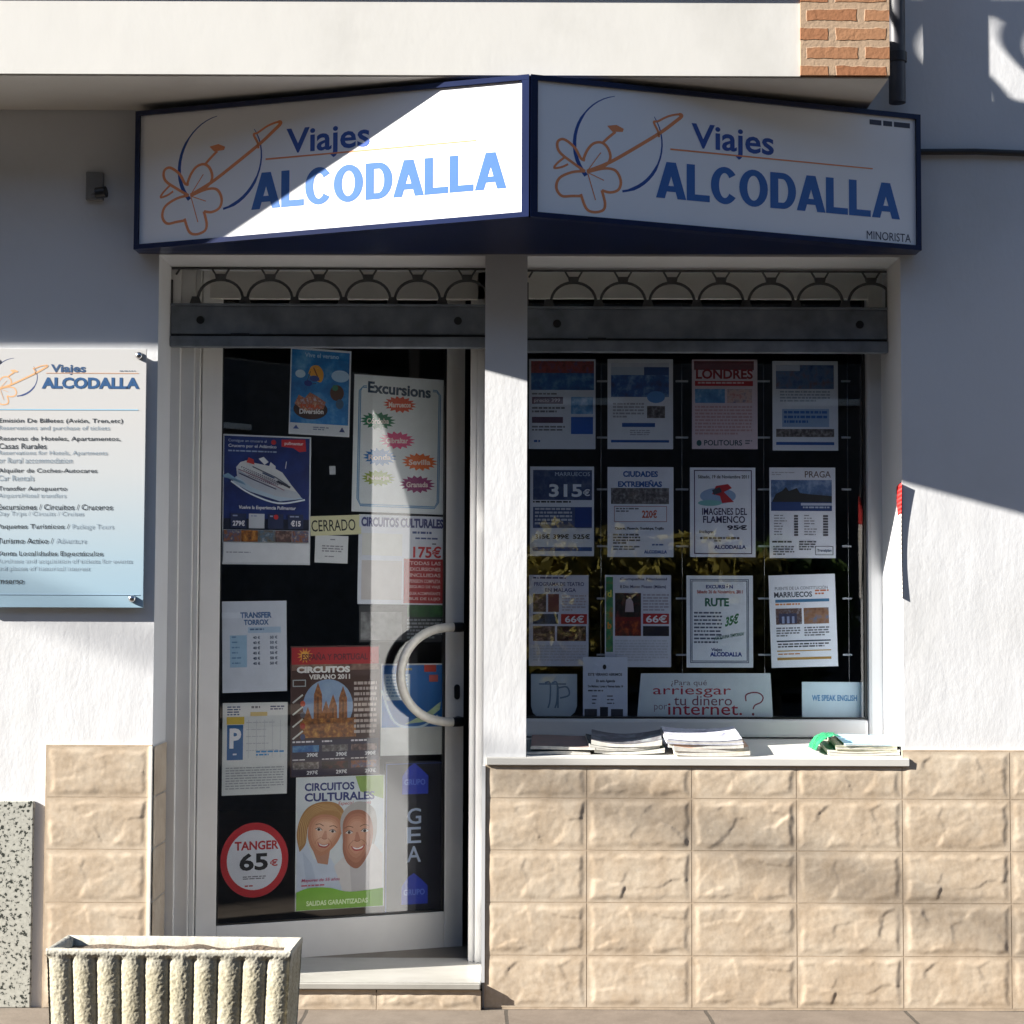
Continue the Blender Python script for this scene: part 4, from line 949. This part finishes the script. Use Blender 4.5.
def d_esp(A):
    A.r(292, 647, 379, 664, (180, 36, 40)); A.star(305, 655, 8, 8, (236, 150, 50), 12, .5); A.e(305, 655, 4, 4, (240, 180, 70)); A.t('ESPAÑA Y PORTUGAL', 302, 652, 368, 660, (110, 30, 40), .03); A.r(292, 664, 379, 774, (70, 40, 30))
    A.r(292, 664, 379, 670, pic((90, 50, 40), (160, 130, 110), scale=40)); A.t('CIRCUITOS', 297, 666, 350, 672.5, (240, 238, 232), .06); A.t('VERANO 2011', 309, 674, 350, 679, (230, 226, 220), .04)
    A.e(328, 706, 25, 27, pic((120, 150, 190), (170, 190, 210), scale=12)); 
    for cx, tp in ((318, 682), (333, 694), (343, 686), (326, 700), (308, 706)):
        A.poly([(cx - 4.5, 736), (cx - 4, tp + 12), (cx, tp), (cx + 4, tp + 12), (cx + 4.5, 736)], pic((90, 50, 20), (150, 90, 40), (190, 130, 70), scale=90)); A.stroke([(cx, tp + 14), (cx, 734)], 1, (60, 34, 18))
    A.r(300, 718, 356, 737, GOLD)
    for i in range(4): A.stroke([(293, 702 + i * 12), (303, 694 + i * 12)], 1.6, (220, 220, 210)); A.e(303, 703 + i * 11, 2.5, 3, ((200, 80, 40), (90, 90, 100), (180, 60, 40), (60, 70, 110))[i])
    A.frame(293, 679, 306, 686, 1, (180, 190, 190)); A.lines(354, 682, 377, 736, 10, (196, 180, 170))
    A.r(292, 739, 379, 775, (50, 40, 60))
    for k in range(3): 
        x_ = 293 + k * 29; A.lines(x_, 740, x_ + 25, 743, 1, (230, 225, 225)); A.r(x_, 744.5, x_ + 26, 751, (SEA, CITY, PORT)[k]); A.t('390€', x_ + 14, 752, x_ + 25, 756, (235, 235, 235), .03); A.lines(x_, 758, x_ + 25, 760, 1, (220, 215, 215)); A.r(x_, 761, x_ + 26, 768, (CITY, NIGHT, WARM)[k]); A.t('297€', x_ + 14, 769.5, x_ + 25, 773.5, (235, 235, 235), .03)
poster('tour_poster', 'colourful circuitos poster with red top and a brown cathedral', 'poster', (291, 645.5, 380, 775.5), DP, N, d_esp, (80, 50, 44), .4, GD)
def d_blue(A):
    A.r(382, 665, 442.5, 727, (24, 104, 176)); A.stroke(spline([(382, 690), (395, 722), (420, 727), (438, 716)], 5), 2.2, (200, 225, 235)); A.r(424, 665, 436, 672, (205, 70, 50)); A.r(429, 675, 438, 682, (200, 90, 80)); A.poly([(405, 724), (428, 712), (441, 702), (440, 710), (425, 722)], (190, 215, 170)); A.r(382, 728, 442.5, 754, (210, 212, 206)); A.lines(398, 668, 420, 672, 1, (190, 170, 110)); A.r(384, 674, 410, 700, (190, 210, 225)); A.lines(386, 676, 408, 698, 7, (110, 150, 190))
poster('cruise_leaflet', 'light blue leaflet with red tab behind the curved door handle', 'poster', (381, 663.5, 443.5, 755), DP, N, d_blue, (214, 216, 212), 0, GD)
def d_faces(A):
    A.r(297, 777, 383.5, 900, pic((205, 215, 222), (228, 232, 230), scale=8)); A.poly([(355, 776.5), (383.5, 776.5), (383.5, 800), (360, 792)], (150, 180, 90))
    A.t('CIRCUITOS', 304.5, 782, 354, 790, (44, 56, 120), .035); A.t('CULTURALES', 304.5, 792, 374.5, 800.5, (44, 56, 120), .035); A.t('Especial mayores', 338, 801.5, 371, 806, (190, 90, 90), .01, .2)
    A.poly([(297, 836), (304, 834), (314, 858), (330, 857), (340, 872), (342, 893), (297, 893)], (206, 216, 230))      # white blouse
    A.poly([(303, 850), (312, 862), (320, 893), (308, 893)], (190, 202, 220)); A.poly([(312, 846), (330, 850), (328, 864), (318, 862)], (190, 136, 108))
    A.poly([(339, 880), (334, 866), (342, 858), (372, 842), (383, 856), (383, 893), (344, 893)], (224, 218, 214)); A.poly([(350, 866), (366, 858), (370, 893), (352, 893)], (206, 200, 198))
    hair = spline([(300, 850), (297, 834), (300, 818), (308, 806), (322, 801), (336, 803), (344, 812), (345, 826), (341, 834), (334, 822), (318, 816), (308, 826), (306, 842), (300, 850)], 5)[:-1]
    A.poly(hair, (176, 130, 74))
    for i in range(15):
        a_ = i / 14; A.stroke(spline([(300 + 6 * a_, 845 - 4 * a_), (300 + 10 * a_, 822 - 4 * a_), (314 + 10 * a_, 805 + 5 * a_), (334 + 7 * a_, 806 + 7 * a_), (342, 818 + 6 * a_)], 4), .55, ((214, 170, 108), (146, 100, 52), (196, 150, 92))[i % 3])
    def tl_(pts, cx, cy, a_):
        c_, s_ = math.cos(R(a_)), math.sin(R(a_)); return [(cx + (x - cx) * c_ - (y - cy) * s_, cy + (x - cx) * s_ + (y - cy) * c_) for x, y in pts]
    f1 = spline([(307, 828), (310, 819), (320, 814), (333, 815), (340, 823), (340, 835), (334, 847), (325, 855), (316, 851), (309, 840), (307, 828)], 5)[:-1]
    blob(A, tl_(f1, 324, 834, 10), ((196, 134, 100), (208, 148, 114), (220, 164, 130), (230, 178, 146), (236, 188, 158)), 326, 829, .84)
    A.poly(spline([(343, 842), (340, 822), (346, 808), (360, 802), (374, 810), (377, 830), (373, 846), (368, 826), (358, 814), (346, 822), (343, 842)], 5)[:-1], (186, 180, 174))
    f2 = spline([(343, 838), (343, 822), (350, 812), (362, 811), (371, 820), (373, 838), (368, 856), (358, 869), (348, 864), (343, 852), (343, 838)], 5)[:-1]
    blob(A, f2, ((170, 108, 80), (188, 124, 94), (202, 140, 108), (214, 154, 122), (222, 166, 136)), 356, 833, .84)
    for (cx, cy, q, sk) in ((325, 833, 1, (180, 112, 86)), (357, 836, 1.12, (150, 92, 68))):
        tw = 10 if q == 1 else -4
        def P(pts): return tl_([(cx + x * q, cy + y * q) for x, y in pts], cx, cy, tw)
        for sg_ in (-1, 1):
            A.poly(P(spline([(sg_ * 7 - 3.4, -3.2), (sg_ * 7, -5.2), (sg_ * 7 + 3.4, -3.0), (sg_ * 7, -2.0), (sg_ * 7 - 3.4, -3.2)], 3)[:-1]), (226, 214, 206)); A.poly(P([(sg_ * 7 + 1.4 * math.cos(t_), -3.4 + 1.4 * math.sin(t_)) for t_ in [k_ * .7 for k_ in range(9)]]), (56, 44, 42))
            A.stroke(P(spline([(sg_ * 7 - 3.6, -3.4), (sg_ * 7, -5.4), (sg_ * 7 + 3.6, -3.2)], 3)), .55, (90, 58, 44)); A.stroke(P(spline([(sg_ * 7 - 4, -7.5), (sg_ * 7, -9), (sg_ * 7 + 4, -7.4)], 3)), .8, (130, 92, 62))
            A.stroke(P(spline([(sg_ * 3.6, 4), (sg_ * 7.4, 7.6), (sg_ * 8.2, 11)], 3)), .45, sk)
        A.poly(P([(-.8, -3), (.8, -3), (2.8, 4.4), (0, 5.6), (-2.8, 4.4)]), (214, 154, 126) if q == 1 else (196, 132, 104)); A.stroke(P([(-2.8, 4.2), (-1, 5.4), (1, 5.4), (2.8, 4.2)]), .6, sk)
        A.poly(P(spline([(-6.2, 9), (0, 11), (6.2, 9), (3.4, 13.4), (-3.4, 13.4), (-6.2, 9)], 4)[:-1]), (170, 62, 62)); A.poly(P(spline([(-5, 9.8), (0, 11.4), (5, 9.8), (2.6, 12.2), (-2.6, 12.2), (-5, 9.8)], 4)[:-1]), (240, 236, 230))
    A.t('Mayores de 55 años', 302, 877, 340, 881, (190, 70, 110), .01, .2); A.lines(302, 883, 330, 885.5, 1, (190, 90, 110))
    A.poly(spline([(297, 890), (310, 886), (330, 887), (350, 892), (383.5, 890)], 5) + [(383.5, 908), (297, 908)], (120, 176, 50)); A.t('SALIDAS GARANTIZADAS', 307, 899, 368, 904, (214, 234, 180), .03)
poster('faces_poster', 'white and green poster with two smiling faces headed CIRCUITOS CULTURALES', 'poster', (296, 776, 384.5, 908.5), DP, N, d_faces, (232, 234, 232), 0, GD)
def d_tanger(A):
    A.e(254.5, 860, 27.5, 30, (226, 228, 234), 40); A.t('TANGER', 234.5, 841, 278.5, 850, (190, 36, 40), .03); A.t('65', 239.5, 853, 268, 870.5, (16, 16, 20), .03); A.t('€', 270, 860, 278, 867, (190, 36, 40), .03)
    A.lines(243, 876, 266, 880, 2, (120, 120, 130)); A.lines(245, 885, 262, 887.5, 1, (180, 60, 60))
poster('round_sticker', 'round red-rimmed sticker reading TANGER 65€ low on the door glass', 'sticker', (220.5, 822.5, 288.5, 897.5), DP, N, d_tanger, (196, 28, 38), 0, None,
       [(254.5 + 34 * math.cos(2 * PI * i / 48), 860 + 37.5 * math.sin(2 * PI * i / 48)) for i in range(48)])
def d_gea(A):
    A.frame(386, 763, 443, 914, .8, (40, 70, 140))
    for y in (776, 886): A.poly([(402, y), (408, y - 9), (414, y - 13), (421, y - 7), (428, y), (428, y + 18), (402, y + 18)], (30, 60, 190)); A.t('GRUPO', 404, y + 3, 425, y + 9, (110, 140, 230), .02)
    for i, ch in enumerate('GEA'): A.t(ch, 407, 808 + i * 19, 421, 824 + i * 19, (190, 205, 230), .01)
poster('vertical_banner', 'dark navy banner with vertical letters GEA in the bottom right of the door glass', 'poster', (384.8, 761, 444, 916), DP - N * .002, N, d_gea, (14, 16, 34), 0, GD)

# ------------------------------------------------------------------ leaflet curling off the window reveal
m = MB(); zt0 = Z(486, -.01, 900); zb1 = Z(598, -.01, 900)
n1, n2 = 26, 8; lw = .085; vs = []
for i in range(n1 + 1):
    v = i / n1; curl = math.sin(min(1, v * 1.15) * PI) * .010
    for j in range(n2 + 1):
        u = j / n2
        y = .07 * (1 - .6 * v) * (1 - u) - .007 * u * (1 - .9 * math.sin(v * PI * .75))
        x = XR - .003 - .004 * math.sin(u * PI) * (1 - v) - curl * u * .2
        vs.append((x, y - .004, zt0 + (zb1 - zt0) * v + .01 * u * (1 - v)))
lo = [(XR, -.02, 0)]
fr = [k * (n2 + 1) + q for k in range(n1) for q in range(n2)]
mred = ink((206, 36, 34)); mwh = ink((232, 228, 222)); mgo = pic((200, 150, 70), (230, 225, 215), (230, 200, 150), scale=70)
for k in range(n1):
    for q in range(n2):
        i0 = k * (n2 + 1) + q
        mt_ = mred if k < 7 else (mgo if k < 12 and 2 < q < 6 else mwh)
        m.add([vs[i0], vs[i0 + 1], vs[i0 + n2 + 2], vs[i0 + n2 + 1]], [(0, 1, 2, 3)], mt_, True)
o = m.build('leaflet'); tag(o, 'red and white leaflet taped to the right edge of the window opening, its end curling', 'leaflet')
sm = o.modifiers.new('thick', 'SOLIDIFY'); sm.thickness = .0006

# ------------------------------------------------------------------ magazines on the sill
sillp = lambda y: (Z(757.0, 0) + (Z(738, D) - Z(757.0, 0)) * (y / D))
def magazine(xc, yc, zoff, w_, d_, th, rz, cover, page, label, grp, droop=0, seed=0, cat='magazine'):
    rd = random.Random(seed); nx, ny = 14, 5; mb = MB(); slp = (Z(738, D) - Z(757.0, 0)) / D
    top = []; bot = []
    ph = rd.uniform(0, 6)
    def wav(u, v): return .0016 * math.sin(u * 5 + ph) + droop * (u - .5) ** 2 * 4 * th * 2 + .001 * math.sin(v * 4 + ph)
    for j in range(ny + 1):
        for i in range(nx + 1):
            u, v = i / nx, j / ny; x = (u - .5) * w_; y = (v - .5) * d_
            top.append((x, y, th + wav(u, v) + slp * y)); bot.append((x, y, max(0, wav(u, v)) * .5 + slp * y))
    n = nx + 1; k = len(top)
    mb.add(top, [(a * n + b, a * n + b + 1, (a + 1) * n + b + 1, (a + 1) * n + b) for a in range(ny) for b in range(nx)], cover, True)
    mb.add(bot, [(a * n + b + n, a * n + b + 1 + n, a * n + b + 1, a * n + b) for a in range(ny) for b in range(nx)], cover, True)
    mats = page
    rim = [i for i in range(n)] + [a * n + nx for a in range(1, ny + 1)] + [ny * n + i for i in range(nx - 1, -1, -1)] + [a * n for a in range(ny - 1, 0, -1)]
    lay = max(2, int(th / .0035))
    for L_ in range(lay):
        f0, f1 = L_ / lay, (L_ + 1) / lay; jit = rd.uniform(-.0012, .0012)
        ring = []
        for f in (f0, f1):
            for q in rim:
                b_ = Vector(bot[q]); t_ = Vector(top[q]); p = b_.lerp(t_, f); s_ = 1 + jit / w_ * 2; ring.append((p.x * s_, p.y * (1 + jit / d_ * 2), p.z))
        c = len(rim); mb.add(ring, [(i, (i + 1) % c, c + (i + 1) % c, c + i) for i in range(c)], mats if L_ % 2 or lay < 3 else cover)
    o = mb.build('magazine'); o.location = (xc, yc, sillp(yc) + zoff); o.rotation_euler = (0, 0, R(rz)); tag(o, label, cat, grp); return o
pg = simple('magazine_pages', (.62, .60, .55), .6, 0, .15, 60)
def cov(*c): return pic(*c, scale=22)
g1 = 'magazines in the pile behind the pillar'; g2 = 'dark plastic-wrapped magazines on the sill'; g3 = 'magazines in the pale pile in the middle of the sill'; g4 = 'booklets in the pile at the right end of the sill'
sy = .13
def XS(px): return X(px, sy, 745)
for i, (c, lab, zz, px, th, rz) in enumerate((
   (cov((90, 104, 104), (120, 132, 132)), 'grey green magazine at the bottom of the shaded pile beside the pillar', 0.001, 557, .009, 1),
   (cov((120, 112, 108), (150, 118, 110)), 'brownish grey magazine on top of the shaded pile beside the pillar', .015, 563, .009, -2))):
    magazine(XS(px), sy, zz, .20, .19, th, rz, c, pg, lab, g1, 0, i)
for i, (c, lab, zz, px, th, rz) in enumerate((
   (cov((40, 50, 46), (90, 110, 80)), 'olive magazine at the bottom of the dark pile on the sill', 0.001, 628, .009, -1),
   (cov((30, 34, 38), (70, 80, 80)), 'near black magazine second from the bottom of the dark pile', .012, 622, .009, 2),
   (cov((60, 70, 74), (100, 96, 100), (150, 158, 160)), 'dark grey magazine with pale patches on top of the dark pile', .0235, 626, .010, -3))):
    magazine(XS(px), sy - .01, zz, .22, .17, th, rz, c, pg, lab, g2, .6, 10 + i)
for i, (c, lab, zz, px, th, rz) in enumerate((
   (cov((210, 196, 150), (230, 220, 190)), 'cream magazine at the bottom of the pale pile mid sill', 0.001, 708, .010, 0),
   (cov((220, 160, 120), (235, 200, 170)), 'salmon pink magazine in the pale pile, second from the bottom', .013, 706, .009, 2),
   (cov((190, 190, 200), (220, 222, 228)), 'grey white magazine in the pale pile, under the topmost one', .0245, 703, .009, -2),
   (cov((150, 150, 170), (210, 212, 222), (120, 120, 140)), 'lilac grey wrapped magazine on top of the pale pile', .036, 700, .011, 1))):
    magazine(XS(px), sy - .02, zz, .235, .20, th, rz, c, pg, lab, g3, .5, 20 + i)
for i, (c, lab, zz, px, th, rz) in enumerate((
   (cov((200, 196, 176), (228, 224, 212)), 'thick cream booklet at the bottom of the right-hand pile', 0.001, 858, .012, 0),
   (cov((120, 124, 110), (200, 196, 170)), 'cream booklet with dark edge in the middle of the right-hand pile', .0145, 861, .012, -1),
   (cov((120, 180, 210), (190, 220, 235)), 'light blue leaflet on top of the right-hand pile', .029, 868, .004, 2))):
    magazine(XS(px), sy - .01, zz, .19 if i else .225, .17, th, rz, c, pg, lab, g4, .15, 30 + i)
# green wrapper at the left end of that pile
m = MB(); gm = simple('green_plastic_film', (.03, .30, .12), .25, 0, .4, 30)
rd = random.Random(5); n1, n2 = 12, 10; vs = []
for i in range(n1 + 1):
    for j in range(n2 + 1):
        u, v = i / n1, j / n2; vs.append((-.045 + .085 * u, (v - .5) * .15, .046 * math.sin(u * 2.2) ** .6 + .006 * noise.noise(Vector((u * 5, v * 6, 1))) + .052 * 0))
m.add(vs, [(i * (n2 + 1) + j, i * (n2 + 1) + j + 1, (i + 1) * (n2 + 1) + j + 1, (i + 1) * (n2 + 1) + j) for i in range(n1) for j in range(n2)], gm)
o = m.build('plastic_wrapper'); o.location = (XS(825), sy - .02, sillp(sy) + .004); tag(o, 'crumpled green plastic wrapper round the left end of the right-hand booklet pile', 'wrapper')
o.modifiers.new('thick', 'SOLIDIFY').thickness = .0006

# ------------------------------------------------------------------ planter
PYF = -.80; HP = Z(950, PYF, 170); w2 = (X(293, PYF, 950) - X(46, PYF, 950)) / 2; d2 = .098
pl = empty('concrete_planter', ((X(293, PYF, 950) + X(46, PYF, 950)) / 2, PYF + d2, 0), 'fluted pale concrete planter box standing on the pavement before the door', 'planter', None, R(-2.0))
m = MB(); loop = []   # outer outline, metres, with a flute factor
step = .0026; nx = int(2 * w2 / step); ny = int(2 * d2 / step)
def fl(s, L_, nf): # convex ribs with narrow grooves
    q = (s / L_ * nf) % 1.0; return abs(math.sin(PI * q)) ** .5
nf = 10
for i in range(nx): loop.append((-w2 + i * step * (2 * w2 / (nx * step)), -d2, 0, -1, fl(i / nx, 1, nf) if True else 0))
for i in range(ny): loop.append((w2, -d2 + i * 2 * d2 / ny, 1, 0, .9 if i < 4 else fl(i / ny, 1, 3)))
for i in range(nx // 3): loop.append((w2 - i * 2 * w2 / (nx // 3), d2, 0, 1, 1))
for i in range(ny // 2): loop.append((-w2, d2 - i * 2 * d2 / (ny // 2), -1, 0, 1))
nl = len(loop); nz = int(HP / .0028); vs = []
for k in range(nz + 1):
    z = HP * k / nz; top_ = min(1, max(0, (HP - .014 - z) / .012)); taper = 1 - .05 * (1 - z / HP)
    edge = max(0, 1 - (HP - z) / .008)
    for (x, y, nx_, ny_, f) in loop:
        dsp = -.013 * (1 - f) * top_ + .002 * (1 - top_) - .005 * edge ** 2
        nn = noise.noise(Vector((x * 70, y * 70, z * 70))) * .0005 + noise.noise(Vector((x * 190, y * 190, z * 190))) * .0012
        vs.append((x * taper + nx_ * (dsp + nn), y * taper + ny_ * (dsp + nn), z))
m.add(vs, [(k * nl + i, k * nl + (i + 1) % nl, (k + 1) * nl + (i + 1) % nl, (k + 1) * nl + i) for k in range(nz) for i in range(nl)], M['concrete'], True)
# rim top and inner walls
tr = .022; base = nz * nl; ringo = vs[base:base + nl]; ringi = [(x * (w2 - tr) / w2 if abs(x) > 0 else x, y * (d2 - tr) / d2, HP - .002 + .004 * noise.noise(Vector((x * 70, y * 70, 2)))) for (x, y, z) in ringo]
ringb = [(x, y, HP - .09) for x, y, z in ringi]
m.add(ringo + ringi + ringb, [(i, (i + 1) % nl, nl + (i + 1) % nl, nl + i) for i in range(nl)] + [(nl + i, nl + (i + 1) % nl, 2 * nl + (i + 1) % nl, 2 * nl + i) for i in range(nl)], M['concrete'], True)
m.build('body', pl)
m = MB(); n1 = 30; n2 = 8; vs = []
for i in range(n1 + 1):
    for j in range(n2 + 1):
        x = (i / n1 - .5) * 2 * (w2 - tr); y = (j / n2 - .5) * 2 * (d2 - tr); vs.append((x, y, HP - .022 + .012 * noise.noise(Vector((x * 12, y * 12, 0)))))
m.add(vs, [(i * (n2 + 1) + j, i * (n2 + 1) + j + 1, (i + 1) * (n2 + 1) + j + 1, (i + 1) * (n2 + 1) + j) for i in range(n1) for j in range(n2)], M['soil'], True)
m.build('soil', pl)

# ------------------------------------------------------------------ across the street (out of view: reflections, and houses shaped to block light)
ob = empty('opposite_house', (0, -19, 0), 'plain house across the street, reflected in the shop window', 'house')
m = MB(); m.box(-45, 40, -4, 0, 0, 13, M['opp']);  # made tall and long to hold skylight off the shop front
m.build('wall', ob)
for i in range(8):
    x = -14 + i * 3.6
    for z0 in (1.1, 4.2):
        q = MB(); q.box(x, x + 1.1, .002, .05, z0, z0 + 1.5, M['dark']); q.box(x - .08, x + 1.18, .002, .09, z0 - .1, z0 - .005, M['cream']); q.build('window', ob)
nh = empty('shade_house', (-17, -10.4, 0), 'added unseen house to the left, put there to shade the roadway', 'house')  # added out of view to shade the street and cut bounce light
m = MB(); m.box(-3, 3, -4.7, 4.7, -.2, 9, M['opp']); m.build('wall', nh)
m = MB(); m.prism([(-3.3, 9.002), (3.3, 9.002), (0, 10.2)], -4.9, 4.8, M['redtile']); m.build('roof', nh)
for i in range(3):
    for z0 in (1.2, 4.4):
        q = MB(); q.box(3.002, 3.05, -3.6 + i * 2.8, -2.6 + i * 2.8, z0, z0 + 1.4, M['dark']); q.build('window', nh)
def bush(name, x, y, h, r, mat, label, seed, n=4500):
    e = empty(name, (x, y, 0), label, 'shrub' if h < 3 else 'tree', 'shrubs across the street')
    rd = random.Random(seed); m = MB(); vs = []; fs = []
    for i in range(n):
        a = rd.uniform(0, 2 * PI); c = rd.uniform(-1, 1); q = rd.random() ** .4
        p = Vector((r * q * math.cos(a) * math.sqrt(1 - c * c), r * q * math.sin(a) * math.sqrt(1 - c * c), h * .58 + h * .42 * q * c))
        p *= 1 + .25 * noise.noise(p * 1.7 + Vector((seed, 0, 0)))
        s_ = rd.uniform(.06, .15); d1 = Vector((rd.uniform(-1, 1), rd.uniform(-1, 1), rd.uniform(-1, 1))).normalized() * s_; d2_ = d1.cross(Vector((rd.uniform(-1, 1), rd.uniform(-1, 1), rd.uniform(-1, 1)))).normalized() * s_ * .5
        o_ = len(vs); vs += [p - d1, p + d2_, p + d1, p - d2_]; fs.append((o_, o_ + 1, o_ + 2, o_ + 3))
    m.add(vs, fs, mat); m.build('crown', e)
    m = MB(); m.tube([(0, 0, 0), (.03, 0, h * .3), (0, .04, h * .6)], [.07, .05, .03], M['bark'], 8); m.build('trunk', e)
bush('shrub', .9, -13.0, 2.05, 1.1, M['leafA'], 'yellowing shrub across the street, left of the green one', 1)
bush('shrub', 2.1, -12.6, 1.95, .8, M['leafA'], 'low yellowing shrub across the street, half in front of the green one', 4)
bush('shrub', 2.9, -13.3, 1.9, .8, M['leafB'], 'green shrub across the street between two yellowing ones', 2)
bush('shrub', -3.3, -13.2, 2.0, .9, M['leafA'], 'yellowing shrub across the street, standing far left alone', 3)
# unseen cable added in place of branches; only its soft shadow reaches the tiles
uc = MB(); 
def cable_at(P, Q, r): uc.tube([P, P.lerp(Q, .5) - Vector((0, 0, .05)), Q], r, M['cable'], 8)
def src(px, py, L_): p = at(px, py, 0); return p + Vector((-KX, -1, KY)) * L_
a = src(480, 745, 3.4); b = src(1030, 935, 3.4)
dv = (b - a); cable_at(a - dv * 3, b + dv * 1.2, .022)
o = uc.build('branch_shadow_cable'); tag(o, 'added unseen cable in place of branches, casting a soft diagonal shadow on the tiles', 'cable')

S.cycles.max_bounces = 10; S.cycles.transparent_max_bounces = 16; S.cycles.caustics_reflective = False; S.cycles.caustics_refractive = False
S.cycles.use_denoising = True
